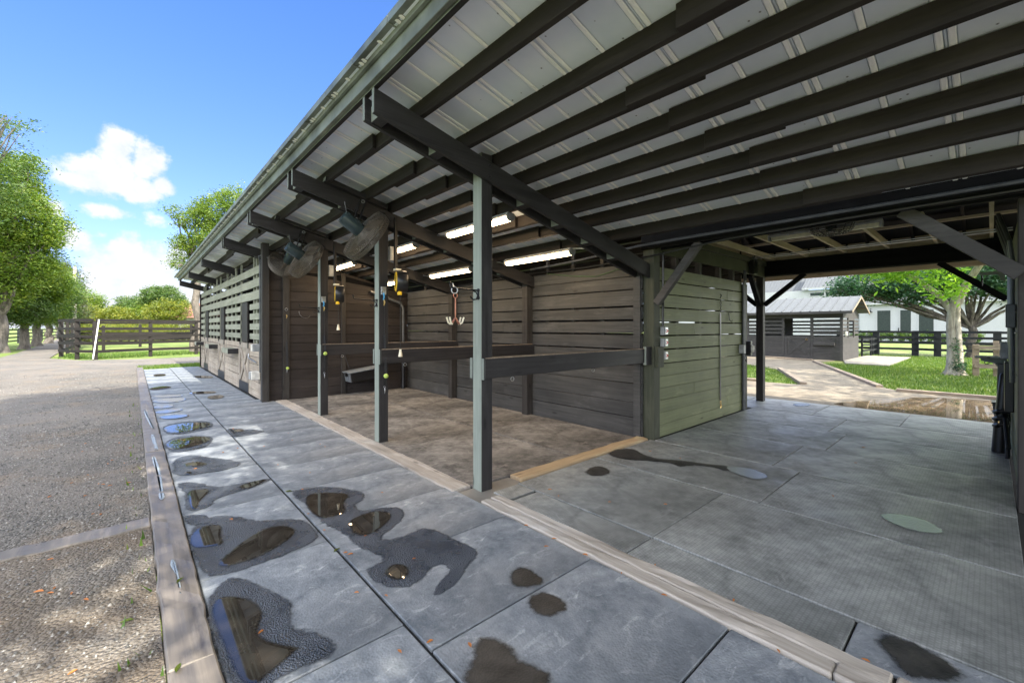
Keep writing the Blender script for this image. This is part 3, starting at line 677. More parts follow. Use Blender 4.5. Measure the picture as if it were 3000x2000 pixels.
# drip edge with lap joints, hanging from the sheet edge
mb = MB(); y = Y0
while y < Y1:
    mb.hexa([(1.305, y, 3.688), (1.375, y, 3.700), (1.375, y+.62, 3.700), (1.305, y+.62, 3.688), (1.300, y, 3.738), (1.375, y, 3.728), (1.375, y+.616, 3.728), (1.300, y+.616, 3.738)])
    mb.box(1.298, 1.372, y-.006, y+.006, 3.682, 3.688); y += .625
mb.build('drip_edge', 'trim_metal', barn)
# headers over the aisle, knee braces
hb = MB(); hb.box(5.545, 5.595, -.34, 3.40, 2.735, 2.985); hb.build('header_beam', 'header', barn, bevel=.003)
hb = MB(); hb.box(5.775, 5.825, -.34, 3.22, 2.742, 2.985); hb.build('header_beam', 'header', barn, bevel=.003)
hb = MB(); hb.box(10.24, 10.29, -.36, 9, 2.715, 3.03); hb.box(10.40, 10.45, -.36, 9, 2.715, 3.03); hb.build('header_beam', 'header', barn, bevel=.003)
hb = MB(); hb.box(5.77, 10.24, 3.27, 3.32, 2.70, 2.93); hb.build('header_beam', 'aislepost', barn, bevel=.003)
hb = MB(); hb.box(5.83, 10.24, 3.235, 3.265, 2.93, 3.03); hb.build('header_beam', 'aislepost', barn, bevel=.003)
hb = MB(); hb.box(6.02, 10.24, -.30, -.25, 2.70, 2.95); hb.build('header_beam', 'blackX', barn)
def brace(p0, p1, w, h, mat, up=(1, 0, 0)): return MB().bar(p0, p1, w, h, up).build('knee_brace', mat, barn, bevel=.004)
brace((5.62, 3.19, 1.95), (5.62, 2.57, 2.74), .10, .085, 'kennel', (1, 0, 0))
brace((5.70, -.17, 2.06), (5.70, .59, 2.755), .12, .05, 'kennel')
brace((10.33, 3.30, 2.10), (10.33, 2.55, 2.715), .09, .09, 'header')
brace((10.25, 3.38, 2.10), (9.55, 3.32, 2.70), .09, .09, 'header', (0, 1, 0))
brace((10.33, 3.45, 2.10), (10.33, 4.15, 2.715), .09, .09, 'header')
brace((10.33, -.16, 2.05), (10.33, .60, 2.715), .09, .07, 'header')
# ceiling joists and blocking under the main roof
for i in range(7):
    y = -.02+.62*i
    if i == 6: y = 3.34
    MB().box(5.83, 10.44, y, y+.04, 3.035, 3.135).build('ceiling_joist', 'tan', barn)
    if i < 6: MB().box(10.30, 10.335, y+.042, y+.618, 3.032, 3.21).build('blocking', 'tany', barn)
def zmain(x): return 3.23-.36*(x-10.3) if x > 8 else 4.058-.36*(8-x)
mb = MB()
for a, b in ((5.12, 8.0), (8.0, 11.25)):
    mb.hexa([(a, -11, zmain(a)), (b, -11, zmain(b)), (b, 22.3, zmain(b)), (a, 22.3, zmain(a)), (a, -11, zmain(a)+.04), (b, -11, zmain(b)+.04), (b, 22.3, zmain(b)+.04), (a, 22.3, zmain(a)+.04)])
mb.build('main_roof', 'blackY', barn)
MB().box(4.96, 5.30, Y0, Y1, 2.985, 3.01).build('sun_block_board', 'blackY', barn)  # added dark board closing the valley gap against strips of sun
for i in range(7):
    y = .28+.62*i; mb = MB()
    for a, b in ((8.0, 11.2), (5.3, 8.0)):
        mb.hexa([(a, y, zmain(a)-.10), (b, y, zmain(b)-.10), (b, y+.04, zmain(b)-.10), (a, y+.04, zmain(a)-.10), (a, y, zmain(a)), (b, y, zmain(b)), (b, y+.04, zmain(b)), (a, y+.04, zmain(a))])
    mb.build('rafter', 'purlin', barn)
for x in (8.5, 9.1, 9.7): MB().box(x, x+.09, -.3, 4, zmain(x)-.14, zmain(x)-.102).build('purlin', 'tany', barn)
MB().box(11.20, 11.24, -3, 10, 2.70, 2.92).build('fascia', 'tany', barn)
MB().box(10.46, 11.20, -3, 10, 2.86, 2.88).build('soffit', 'tany', barn)
# walls -----------------------------------------------------------------
def wall_boards(mb, axis, fixed, a0, a1, edges, th=.028, gap=.012, clip=None, wig=.003, cuts=None):
    for i in range(len(edges)-1):
        z0, z1 = edges[i]+ (gap[i] if isinstance(gap, list) else gap), edges[i+1]
        segs = [a0]+(cuts[i % len(cuts)] if cuts else [])+[a1]
        for k in range(len(segs)-1):
            q0, q1 = segs[k]+(.003 if k else 0), segs[k+1]
            f = fixed+random.uniform(-wig, wig); d0, d1 = random.uniform(-.004, .004), random.uniform(-.004, .004)
            zz = [(z0+d0, z1+d0*.5), (z0+d1, z1+d1*.5)]
            if clip:
                zz = [(min(z0, clip(q0)-.01), min(z1, clip(q0))), (min(z0, clip(q1)-.01), min(z1, clip(q1)))]
            if axis == 'x': mb.hexa([(q0, f, zz[0][0]), (q1, f, zz[1][0]), (q1, f+th, zz[1][0]), (q0, f+th, zz[0][0]), (q0, f, zz[0][1]), (q1, f, zz[1][1]), (q1, f+th, zz[1][1]), (q0, f+th, zz[0][1])])
            else: mb.hexa([(f, q0, zz[0][0]), (f, q1, zz[1][0]), (f+th, q1, zz[1][0]), (f+th, q0, zz[0][0]), (f, q0, zz[0][1]), (f, q1, zz[1][1]), (f+th, q1, zz[1][1]), (f+th, q0, zz[0][1])])
# partition between grooming bays and stalls
ed = [-.01, .215, .426, .656, .866, 1.058, 1.25, 1.441, 1.66, 1.844, 2.0, 2.189, 2.42, 2.66, 2.87, 3.1, 3.3]
gp = [.005]*5+[.009]*8+[.005]*4
mb = MB(); wall_boards(mb, 'x', 10.52, 2.215, 5.58, ed, gap=gp, clip=lambda x: zb(x)-.005, cuts=[[3.84], [], [3.84], [2.55], [3.84]])
pw = mb.build('partition_wall', 'part', barn, bevel=.002)
MB().hexa([(2.23, 10.556, 0), (5.57, 10.556, 0), (5.57, 10.566, 0), (2.23, 10.566, 0), (2.23, 10.556, zb(2.23)-.02), (5.57, 10.556, zb(5.57)-.02), (5.57, 10.566, zb(5.57)-.02), (2.23, 10.566, zb(2.23)-.02)]).build('lining', 'header', pw)  # added dark backing, keeps daylight from showing through the board gaps
for x0, x1 in ((2.50, 2.635), (3.79, 3.89)):
    MB().box(x0, x1, 10.475, 10.515, -.01, zb(x1)-.01).build('pilaster', 'pil', pw, bevel=.003)
# back wall of the grooming bays (boards face the open front)
ed = [-.02, .265, .489, .773, 1.042, 1.266, 1.49, 1.699, 1.908, 2.162, 2.36, 2.555]
gp = [.008]*4+[.012, .022, .030, .034, .026, .018, .012]
mb = MB(); wall_boards(mb, 'y', 5.56, 3.392, 10.50, ed, gap=gp, cuts=[[5.72, 8.2], [6.5], [5.72, 8.2], [5.72], [8.2]])
bw = mb.build('back_wall', 'back', barn, bevel=.002)
for y in (5.665, 8.14): MB().box(5.41, 5.55, y, y+.14, -.01, 2.50).build('pilaster', 'pil', bw, bevel=.004)
MB().box(5.525, 5.556, 3.405, 3.52, 0, 2.36).build('corner_board', 'back', bw, bevel=.003)
for y in (4.1, 4.7, 5.3, 6.3, 6.9, 7.5, 9.0, 9.6): MB().box(5.592, 5.63, y, y+.06, 0, 2.95).build('stud', 'pil', bw)
# wall along the aisle
ed = [-.01, .167, .348, .53, .711, .882, 1.063, 1.267, 1.472, 1.676, 1.892, 2.096, 2.289, 2.49]
gp = [.005]*6+[.012, .018, .020, .022, .020, .016, .012]
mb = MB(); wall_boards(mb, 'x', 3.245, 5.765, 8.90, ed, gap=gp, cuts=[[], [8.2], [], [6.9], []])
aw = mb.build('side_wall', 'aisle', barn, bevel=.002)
for x in (6.35, 7.15, 7.95, 8.55): MB().box(x, x+.08, 3.278, 3.36, 0, 2.72).build('stud', 'pil', aw)
MB().box(9.0, 9.12, 3.225, 3.30, 0, 2.46).build('corner_board', 'aislepost', aw, bevel=.004)
# outer wall at the rear of the stalls and tack room, slatted high up
mb = MB(); wall_boards(mb, 'y', 9.06, 3.32, 22, [0, .25, .5, .75, 1.0, 1.22, 1.47, 1.7, 1.94, 2.17, 2.42, 2.66, 2.9, 3.12, 3.36, 3.64], gap=[.006]*4+[.01, .03, .035, .035, .03, .02, .02, .03, .03, .03, .02])
mb.build('rear_wall', 'part', barn)
mb = MB(); wall_boards(mb, 'x', 21.95, 2.1, 9.06, [0, .3, .6, .9, 1.2, 1.5, 1.8, 2.1, 2.4, 2.7, 3.0], gap=.0); mb.build('end_wall', 'part', barn)
# right wall of the aisle
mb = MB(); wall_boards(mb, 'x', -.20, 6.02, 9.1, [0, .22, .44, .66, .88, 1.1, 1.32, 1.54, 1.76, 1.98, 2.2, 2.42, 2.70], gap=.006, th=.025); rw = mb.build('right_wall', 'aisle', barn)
MB().box(9.10, 9.2, -.26, -.15, 0, 2.7).build('corner_board', 'aislepost', rw)
mb = MB(); wall_boards(mb, 'y', 5.90, -6, -.37, [0, .3, .6, .9, 1.2, 1.5, 1.8, 2.1, 2.4, 2.7], gap=.008); mb.build('back_wall', 'back', barn)
# stall fronts ------------------------------------------------------------
FX = 2.12
mb = MB()
for z1, z0 in ((3.01, 2.83), (2.73, 2.54), (2.455, 2.255)): mb.box(FX, FX+.025, 10.56, 21.62, z0, z1)
fs = mb.build('slat_band', 'slat', barn, bevel=.003)
mb = MB()
for a, b in ((10.56, 11.94), (13.14, 15.52), (16.75, 19.3), (20.5, 21.62)):
    mb = MB()
    for z1, z0 in ((2.165, 2.025), (1.935, 1.79), (1.70, 1.555), (1.465, 1.33)): mb.box(FX+random.uniform(0, .002), FX+.025, a, b, z0, z1)
    mb.build('slat_panel', 'slat', barn, bevel=.003)
mb = MB()
for y in (11.3, 11.6, 13.19, 14.0, 14.65, 15.4, 16.75, 17.6, 18.35, 19.2, 20.6, 21.1): MB().box(FX+.027, FX+.067, y, y+.07, 1.2, zb(FX)-.1).build('stud', 'slat', barn)
for a, b in ((12.42, 13.12), (16.05, 16.72), (19.85, 20.47)):
    MB().box(FX+.03, FX+.06, a, b, 1.235, 2.25).build('window_shutter', 'pil', barn, bevel=.003)
mb = MB(); edl = [0, .16, .36, .56, .75, .93, 1.09, 1.23]
for a, b in ((10.56, 11.95), (13.22, 15.58), (16.94, 19.36), (20.62, 21.62)):
    mb = MB(); wall_boards(mb, 'y', FX-.006, a, b, edl, gap=.012, wig=.002); mb.build('front_wall', 'front', barn, bevel=.002)
doors = [(11.97, 13.20), (15.60, 16.92), (19.38, 20.60)]
for a, b in doors:
    mb = MB(); wall_boards(mb, 'y', FX+.008, a, b, [.02, .25, .5, .75, 1.0, 1.225], gap=.004, wig=.001)
    d = mb.build('stall_door', 'front', barn)
    f = MB(); f.box(FX-.018, FX+.006, a, a+.13, .02, 1.225); f.box(FX-.018, FX+.006, b-.13, b, .02, 1.225)
    f.box(FX-.020, FX+.006, a+.131, b-.131, 1.09, 1.225); f.build('door_frame', 'frontz', d, bevel=.003)
    x1 = MB(); x1.bar((FX-.006, a+.16, .30), (FX-.006, b-.16, 1.06), .11, .022, (1, 0, 0)); x1.bar((FX-.0075, b-.16, .30), (FX-.0075, a+.16, 1.06), .11, .022, (1, 0, 0)); x1.build('cross_brace', 'frontz', d, bevel=.003)
    MB().box(FX-.0225, FX-.0185, a+.01, b-.01, .015, .25).build('kick_plate', 'blackiron', d)
    hd = MB(); hd.ring((FX-.03, b-.20, 1.20), (1, 0, .2), .035, .006, 14, 5); hd.box(FX-.028, FX-.02, b-.24, b-.16, 1.17, 1.23); hd.build('handle', 'blackiron', d)
    MB().box(FX-.03, FX-.012, a+.03, a+.10, 1.10, 1.24).build('hinge', 'blackiron', d)
for y0, y1 in ((13.35, 14.40), (17.05, 18.05), (20.75, 21.35)):
    mb = MB(); mb.box(1.87, FX-.008, y0, y1, .925, 1.045); mb.build('feed_shelf', 'slat', barn, bevel=.004)
    MB().box(1.868, FX-.009, y0-.014, y0-.001, .915, 1.05).build('shelf_end', 'blackZ', barn)
# tie rails
for y in P_Y:
    mb = MB()
    mb.box(2.575, 5.56, y-.042, y-.002, 1.10, 1.295); mb.box(2.575, 5.56, y+.142, y+.182, 1.10, 1.295)
    mb.box(2.556, 2.574, y-.046, y-.002, 1.09, 1.30); mb.box(2.556, 2.574, y+.142, y+.186, 1.09, 1.30)
    t = mb.build('tie_rail', 'blackX', barn, bevel=.003)
    c = MB(); c.box(2.6, 5.5, y-.04, y-.004, 1.296, 1.304); c.build('rail_cap', 'brownfence', t)
    rg = MB()
    for x in (2.95, 4.3): rg.ring((x, y-.02, 1.07), (0, 1, 0), .022, .004, 12, 5)
    rg.build('tie_ring', 'steel', t)
MB().box(5.62, 5.78, 3.17, 3.222, 1.03, 1.33).build('rail_bracket', 'aislepost', barn, bevel=.004)
MB().box(5.45, 5.60, 3.26, 3.31, 1.07, 1.33).build('rail_bracket', 'blackZ', barn, bevel=.004)

# ================================================================= FITTINGS
def orient(ax):   # frame with local z along ax
    ax = Vector(ax).normalized(); q = ax.to_track_quat('Z', 'Y'); return q.to_matrix()
def fan(c, ax, hang, label, dia=.70):
    c = Vector(c); A = orient(ax); t = thing('barn_fan', c, label, 'fan', 'caged fans hanging from the beams')
    ax = Vector(ax).normalized(); r0 = dia/2; d = .14
    mb = MB()
    for k in range(12):
        r = .055+(r0-.055)*k/11; bul = (1-(r/r0)**2.2)*.035
        mb.ring(c+ax*(d/2+bul), ax, r, .0038, 44, 4); mb.ring(c-ax*(d/2+bul*.9), ax, r, .0038, 44, 4)
    for k in range(1, 9): mb.ring(c+ax*(-d/2+d*k/9), ax, r0+.012*math.sin(math.pi*k/9), .0038, 44, 4)
    mb.ring(c, ax, r0+.014, .006, 44, 5)
    u = ax.orthogonal().normalized(); w = ax.cross(u)
    for k in range(12):
        a = 2*math.pi*k/12; dr = u*math.cos(a)+w*math.sin(a)
        mb.tube([c+ax*(d/2+.034)+dr*.05, c+ax*(d/2+.028)+dr*r0*.55, c+ax*d/2+dr*r0, c-ax*d/2+dr*r0, c-ax*(d/2+.028)+dr*r0*.55, c-ax*(d/2+.03)+dr*.05], .0035, 4)
    mb.lathe([(.06, 0), (.06, .006), (.001, .008)], c+ax*(d/2+.034), ax, 16)
    mb.build('cage', 'wire', t)
    b = MB()
    for k in range(3):
        a = 2*math.pi*k/3+.4; V = []
        for s_ in (0, 1):
            for i in range(6):
                r = .05+(r0-.07)*i/5; wd = .42-.10*i/5
                for sgn in (-1, 1):
                    an = a+sgn*wd*(.9 if i else .5); p = c+(u*math.cos(an)+w*math.sin(an))*r+ax*(sgn*.045+.006*s_); V.append(p)
        k0 = len(b.v); b.v += [tuple(v) for v in V]
        for s_ in (0, 1):
            for i in range(5): q = k0+s_*12+i*2; b.f.append((q, q+1, q+3, q+2) if s_ else (q, q+2, q+3, q+1))
        for i in range(5):
            for sgn in (0, 1): q = k0+i*2+sgn; b.f.append((q, q+2, q+14, q+12))
        b.f.append((k0+10, k0+11, k0+23, k0+22)); b.f.append((k0, k0+1, k0+13, k0+12))
    b.build('blade', 'blade', t, smooth=True)
    m = MB(); m.lathe([(.02, -.05), (.08, -.05), (.092, -.09), (.092, -.34), (.085, -.365), (.03, -.375)], c, ax, 24); m.build('motor', 'motor', t, smooth=True)
    h = Vector(hang); br = MB(); p = c-ax*.16
    for s_ in (-.035, .035): br.bar(p+Vector((s_, 0, 0))+Vector((0, 0, .08)), h+Vector((s_, 0, 0)), .012, .04, (0, 1, 0))
    br.box(p.x-.05, p.x+.05, p.y-.03, p.y+.03, p.z+.075, p.z+.11); o = br.build('bracket', 'blackiron', t)
    bo = MB()
    for q in (h, p+Vector((0, 0, .1))): bo.ring(q, (0, 1, 0), .02, .008, 12, 5)
    bo.build('bolt', 'steel', o)
    cd = MB(); cd.tube([c-ax*.3+Vector((0, 0, .07)), c-ax*.34+Vector((.0, 0, .2)), h+Vector((-.12, 0, -.16)), h+Vector((-.02, .02, .05))], .007, 6); cd.build('cord', 'blackplastic', t)
fan((2.27, 5.40, 2.79), (.83, .0, -.56), (2.28, 5.53, 3.27), 'nearest caged fan tilted down from the beam over the middle post')
fan((2.26, 7.93, 2.79), (.84, .12, -.53), (2.25, 8.04, 3.28), 'middle caged fan tilted down with a dusty blade showing, over the far post')
fan((2.50, 10.15, 2.98), (-.05, .80, -.60), (2.56, 10.30, 3.28), 'farthest caged fan half hidden beside the stall wall corner')

def tube_light(x, y0, y1, ztop, label, lit=True, end='steel'):
    t = thing('strip_light', (x, (y0+y1)/2, ztop), label, 'light fixture', 'strip lights under the roof' )
    mb = MB(); prof = [(-.05, 0), (.05, 0), (.065, -.03), (.05, -.05), (-.05, -.05), (-.065, -.03)]
    mb.extr([(x+a, ztop+b) for a, b in prof], y0, y1, 'xz'); mb.build('housing', 'greyplastic', t)
    d = MB(); prof = [(-.058, -.0505), (.058, -.0505), (.046, -.088), (.02, -.1), (-.02, -.1), (-.046, -.088)]
    d.extr([(x+a, ztop+b) for a, b in prof], y0+.03, y1-.03, 'xz'); d.build('diffuser', 'lamp' if lit else 'lampoff', t)
    for y in (y0-.004, y1-.012): MB().extr([(x-.068, ztop-.02), (x+.068, ztop-.02), (x+.06, ztop-.07), (x+.03, ztop-.102), (x-.03, ztop-.102), (x-.06, ztop-.07)], y, y+.028, 'xz').build('end_cap', 'greyplastic', t)
    for k in range(1, 5):
        y = y0+(y1-y0)*k/5; MB().box(x-.072, x-.06, y, y+.02, ztop-.06, ztop-.02).build('clip', 'steel', t)
    return t
L = [(3.48, 3.93, 5.30, zb(3.48)-.02, 'lit strip light behind the near post, on the front row'), (4.66, 3.95, 5.36, zb(4.66)-.02, 'long lit strip light to the right of the near post by the back wall'),
     (3.48, 6.28, 7.65, zb(3.48)-.02, 'lit strip light just right of the middle post'), (4.66, 6.36, 7.76, zb(4.66)-.02, 'lit strip light seen left of the near post, low in the middle bay'),
     (3.48, 8.87, 10.28, zb(3.48)-.02, 'lit strip light just right of the far post'), (4.66, 8.92, 10.32, zb(4.66)-.02, 'lit strip light peeking out behind the hose reel')]
for a in L: tube_light(*a)
def sc_curve(x0, x1, y): pass
for y0, y1, x in ((5.30, 5.62, 3.48), (5.36, 5.62, 4.66), (7.76, 8.1, 4.66), (3.40, 3.95, 4.66), (7.65, 8.1, 3.48)):
    z = zb(x)-.06
    single(MB().tube([(x, y0, z), (x, y0+(y1-y0)*.4, z-.01), (x, y1, z+.03)], .012, 6), 'conduit', 'steel', 'short bent metal conduit running from a strip light to a beam', 'conduit', 'light conduits')
tube_light(7.35, .95, 2.27, 3.03, 'unlit yellowed strip light under the aisle ceiling', lit=False)
# wire cage of the ceiling fan in the aisle
t = thing('ceiling_fan', (6.95, 1.42, 2.99), 'wire caged fan beside the unlit light in the aisle ceiling', 'fan')
mb = MB(); c0 = Vector((6.95, 1.42, 2.93))
for k in range(10):
    a = k/9; mb.ring(c0+Vector((0, 0, -.10*math.cos(a*math.pi/2))), (0, 0, 1), .04+.21*math.sin(a*math.pi/2), .0045, 30, 4)
for k in range(14):
    a = 2*math.pi*k/14; mb.tube([c0+Vector((math.cos(a)*r, math.sin(a)*r, z)) for r, z in ((.03, -.10), (.12, -.09), (.21, -.05), (.25, .05))], .004, 4)
mb.build('cage', 'blackiron', t)
MB().lathe([(.05, 0), (.06, .02), (.06, .10), (.02, .11)], c0+Vector((0, 0, -.05)), (0, 0, 1), 14).build('motor', 'motor', t)
b = MB()
for k in range(3):
    a = 2.1*k; b.bar(c0+Vector((0, 0, -.03)), c0+Vector((math.cos(a)*.2, math.sin(a)*.2, -.03)), .07, .008)
b.build('blade', 'blade', t)

def hose_reel(c, label, handle_z):
    c = Vector(c); t = thing('hose_reel', c, label, 'hose reel', 'black hose reels with yellow hose')
    MB().lathe([(.02, -.075), (.14, -.075), (.15, -.06), (.15, .06), (.14, .075), (.02, .075)], c, (1, -.36, 0), 28).build('drum', 'blackplastic', t, smooth=True)
    h = MB(); ax = Vector((1, -.36, 0)).normalized()
    for k in range(6): h.ring(c-ax*(.079-.004*(k % 2)), ax, .095+.008*k, .006, 26, 6)
    h.build('hose', 'yellow', t, smooth=True)
    MB().box(c.x-.10, c.x-.02, c.y-.03, c.y+.05, c.z+.155, c.z+.18).build('bracket', 'cream', t)
    MB().lathe([(.03, 0), (.033, .03), (.02, .05)], c+Vector((-.06, -.06, -.19)), (0, 0, 1), 12).build('hose_guide', 'yellow', t)
    cd = MB(); cd.tube([c+Vector((-.05, -.06, -.17)), c+Vector((-.05, -.065, -.4)), (c.x-.05, c.y-.065, handle_z+.1)], .004, 5); cd.build('cord', 'blackplastic', t)
    MB().lathe([(.029, 0), (.028, .016), (.014, .085), (.016, .098), (.006, .102)], (c.x-.05, c.y-.065, handle_z), (0, 0, 1), 14).build('handle', 'cream', t, smooth=True)
    MB().box(c.x-.09, c.x-.05, c.y+.02, c.y+.06, c.z+.18, zb(c.x)-.05).build('hanger', 'blackiron', t)
hose_reel((2.80, 7.83, 2.21), 'hose reel hanging beside the far post with its pull cord handle in full view', 1.56)
hose_reel((2.83, 5.52, 2.245), 'hose reel hanging beside the middle post, nearer and larger', 1.20)

def outlet(c, label, w=.11, h=.20, d=.08, mat='whiteplastic', name='outlet_box', grp='outlet boxes on the posts'):
    c = Vector(c); t = thing(name, c, label, 'electrical box', grp)
    MB().box(c.x-w/2, c.x+w/2, c.y-d/2, c.y+d/2, c.z-h/2, c.z+h/2).build('case', mat, t, bevel=.006)
    m = MB()
    for s_ in (-.022, .022): m.box(c.x+s_-.016, c.x+s_+.016, c.y-d/2-.008, c.y-d/2-.001, c.z-h*.36, c.z+h*.36)
    m.build('cover', mat, t); return t
outlet((2.79, 5.72, 2.66), 'white double outlet box beside the top of the middle post')
outlet((2.77, 8.19, 2.66), 'white outlet box with a plugged cord beside the top of the far post')
for c, z1, lab in (((2.80, 5.66, 2.55), 2.44, 'black cord hanging from the outlet box to the nearer hose reel'), ((2.80, 8.13, 2.55), 2.40, 'black cord hanging from the outlet box to the farther hose reel')):
    single(MB().tube([c, (c[0]+.01, c[1]-.02, c[2]-.12), (c[0]-.03, c[1]-.08, c[2]-.2), (c[0]+.03, c[1]-.12, z1-.02)], .005, 5), 'hanging_cable', 'blackplastic', lab, 'cord', 'cords to the hose reels')

def tether(c, n, label, zball, ztop, zbot, plate=True, cord='blackplastic', tie='blue'):
    x, y, z = c; t = thing('cross_tie', c, label, 'tether', 'cross ties hanging on the posts')
    if plate:
        MB().box(x-.035, x+.045, y-.007, y-.001, z-.055, z+.055).build('plate', 'steel', t, bevel=.002)
    MB().ring((x, y-.014, z-.01), (0, 1, .2), .028, .005, 16, 6).build('ring', 'steel', t)
    if tie: MB().tube([(x, y-.02, z-.035), (x+.004, y-.024, z-.09), (x-.008, y-.022, z-.13)], .009, 6).build('tie_cord', tie, t)
    MB().tube([(x, y-.02, z-.13), (x+.012, y-.022, z-.16), (x, y-.022, z-.21)], [.009, .014, .005], 7).build('snap', 'brass', t)
    cd = MB(); cd.tube([(x+.012, y-.016, z-.19), (x+.012, y-.014, ztop), ], .0035, 5)
    cd.tube([(x+.016, y-.016, ztop), (x+.024, y-.05, zball+.06), (x+.02, y-.055, zball), (x+.018, y-.03, zbot+.08)], .006, 6); cd.tube([(x+.004, y-.014, ztop-.02), (x+.006, y-.05, zball+.05), (x+.006, y-.03, zbot+.10)], .006, 6)
    cd.build('cord', cord, t)
    b = MB(); b.lathe([(.001, -.034), (.018, -.029), (.030, -.016), (.034, 0), (.030, .016), (.018, .029), (.001, .034)], (x+.016, y-.055, zball), (.2, 0, 1), 18); b.build('ball', 'ball', t, smooth=True)
    s_ = MB(); s_.ring((x+.012, y-.02, zbot+.075), (0, 1, 0), .014, .004, 12, 5); s_.tube([(x+.012, y-.02, zbot+.06), (x+.014, y-.02, zbot+.03), (x+.012, y-.02, zbot-.02)], [.006, .010, .003], 6); s_.build('snap', 'steel', t)
tether((2.625, 5.665, 2.12), 2, 'cross tie with blue cord and tennis ball low on the middle post', .93, 1.52, .70)
tether((2.615, 8.14, 2.12), 1, 'cross tie with tennis ball at rail height on the far post', 1.13, 1.48, .70)
tether((2.565, 10.475, 2.02), 0, 'cross tie with a small ball hanging on the partition wall pilaster', .70, 1.32, .62, False, tie=None)

def tack_hook(x, y, z, label, long=.20):
    t = thing('tack_hook', (x, y, z), label, 'hook', 'iron tack hooks on the post fronts')
    m = MB(); m.lathe([(.02, 0), (.02, .008), (.005, .012)], (x, y, z+.03), (-1, 0, 0), 10); m.lathe([(.02, 0), (.02, .008), (.005, .012)], (x, y, z-.045), (-1, 0, 0), 10); m.box(x-.006, x, y-.012, y+.012, z-.05, z+.04)
    m.build('back_plate', 'blackiron', t)
    h = MB(); h.tube([(x-.008, y, z+.03), (x-.06, y, z+.03), (x-long, y, z+.035), (x-long-.03, y, z+.045), (x-long-.035, y, z+.075)], .008, 8)
    h.tube([(x-.008, y, z-.02), (x-.03, y, z-.06), (x-.07, y, z-.065), (x-.095, y, z-.04)], .008, 8); h.lathe([(.001, -.014), (.014, 0), (.001, .014)], (x-long-.035, y, z+.085), (0, 0, 1), 10); h.lathe([(.001, -.013), (.013, 0), (.001, .013)], (x-.098, y, z-.035), (0, 0, 1), 10)
    h.tube([(x-.006, y, z-.03), (x-.03, y, z+.01), (x-.09, y, z+.03)], .006, 6); h.build('hook_arm', 'blackiron', t, smooth=True)
tack_hook(2.56, 3.375, 1.94, 'black iron hook on the near post holding a copper cleaning hook', .30)
tack_hook(2.56, 5.72, 1.955, 'empty black iron hook on the front of the middle post', .30)
tack_hook(2.56, 8.20, 1.935, 'empty black iron hook on the front of the far post', .30)
t = thing('bridle_hook', (2.28, 3.375, 1.98), 'copper four pronged bridle hook hanging from the near post hook', 'hook')
mb = MB(); x, y = 2.285, 3.375; mb.ring((x, y, 1.905), (0, 1, 0), .022, .005, 16, 6); mb.tube([(x, y, 1.885), (x, y, 1.70)], .006, 8); mb.build('stem', 'copper', t, smooth=True)
mb = MB(); cp = MB()
for dx, dy in ((-1, -.3), (-1, .35), (1, -.3), (1, .35)):
    P = [Vector((x+dx*a*.08, y+dy*a*.08, z)) for a, z in ((0, 1.70), (.3, 1.66), (.55, 1.635), (.8, 1.65), (1.0, 1.70))]
    cp.tube(P[:3], .006, 6); mb.tube(P[2:], .0085, 7)
mb.build('prong', 'cream', t, smooth=True); cp.build('fork', 'copper', t)
t = thing('chain_snap', (2.285, 3.375, 1.93), 'small dark snap clip joining the copper hook to the iron hook', 'snap clip')
mb = MB(); mb.ring((2.275, 3.375, 1.955), (.3, 1, 0), .03, .006, 14, 6); mb.tube([(2.26, 3.37, 1.985), (2.25, 3.37, 2.02)], [.01, .005], 6); mb.build('clip', 'steel', t)
# tote hanging on the partition wall
t = thing('storage_tote', (4.30, 10.2, .35), 'grey plastic storage box with lid hanging tilted on the partition wall', 'storage box')
mb = MB(); A = Matrix.Rotation(R(-7.5), 4, 'Y')
def tb(x0, x1, y0, y1, z0, z1, tp=.03):
    P = [(x0+tp, y0+tp*.5, z0), (x1-tp, y0+tp*.5, z0), (x1-tp, y1, z0), (x0+tp, y1, z0), (x0, y0, z1), (x1, y0, z1), (x1, y1, z1), (x0, y1, z1)]
    return [tuple(A @ Vector(p)+Vector((4.3, 10.2, .52))) for p in P]
mb.hexa(tb(-.44, .46, -.10, .28, -.17, .05)); mb.build('tub', 'blackplastic', t, bevel=.01)
m2 = MB()
m2.hexa(tb(-.452, -.425, -.095, .275, -.165, .045, .012)); m2.build('end_panel', 'tote', t, bevel=.004)
for yy in (-.085, .03, .15): MB().hexa(tb(-.464, -.45, yy, yy+.03, -.15, .04, .004)).build('rib', 'totelid', t)
m3 = MB(); m3.hexa(tb(-.49, .50, -.14, .29, .052, .085, .004)); m3.build('lid', 'totelid', t, bevel=.008)
m4 = MB(); m4.hexa(tb(-.51, -.47, -.01, .09, -.02, .075, .006)); m4.build('latch', 'blackplastic', t)
m5 = MB(); m5.tube([(3.87, 10.18, .60), (3.85, 10.3, .8), (3.84, 10.47, 1.05)], .005, 5); m5.build('hanging_wire', 'blackiron', t)
# downpipe in the corner and pipes
t = thing('drain_pipe', (5.36, 10.36, 0), 'dark grey upright pipe in the far corner of the grooming bays', 'pipe')
MB().tube([(5.36, 10.36, 1.22), (5.36, 10.36, 2.12), (5.30, 10.38, 2.25), (4.5, 10.45, 2.52)], .035, 12).build('upper_pipe', 'pipe', t, smooth=True)
MB().lathe([(.062, 0), (.062, .10), (.05, .14), (.05, 1.22), (.03, 1.24)], (5.36, 10.36, 0), (0, 0, 1), 16).build('lower_pipe', 'blackiron', t, smooth=True)
single(MB().ring((2.98, 10.505, 1.97), (0, 1, 0), .14, .004, 20, 5, 1.6, 4.0), 'hook_wire', 'steel', 'curved grey wire mark hanging on the dark partition wall', 'wire')
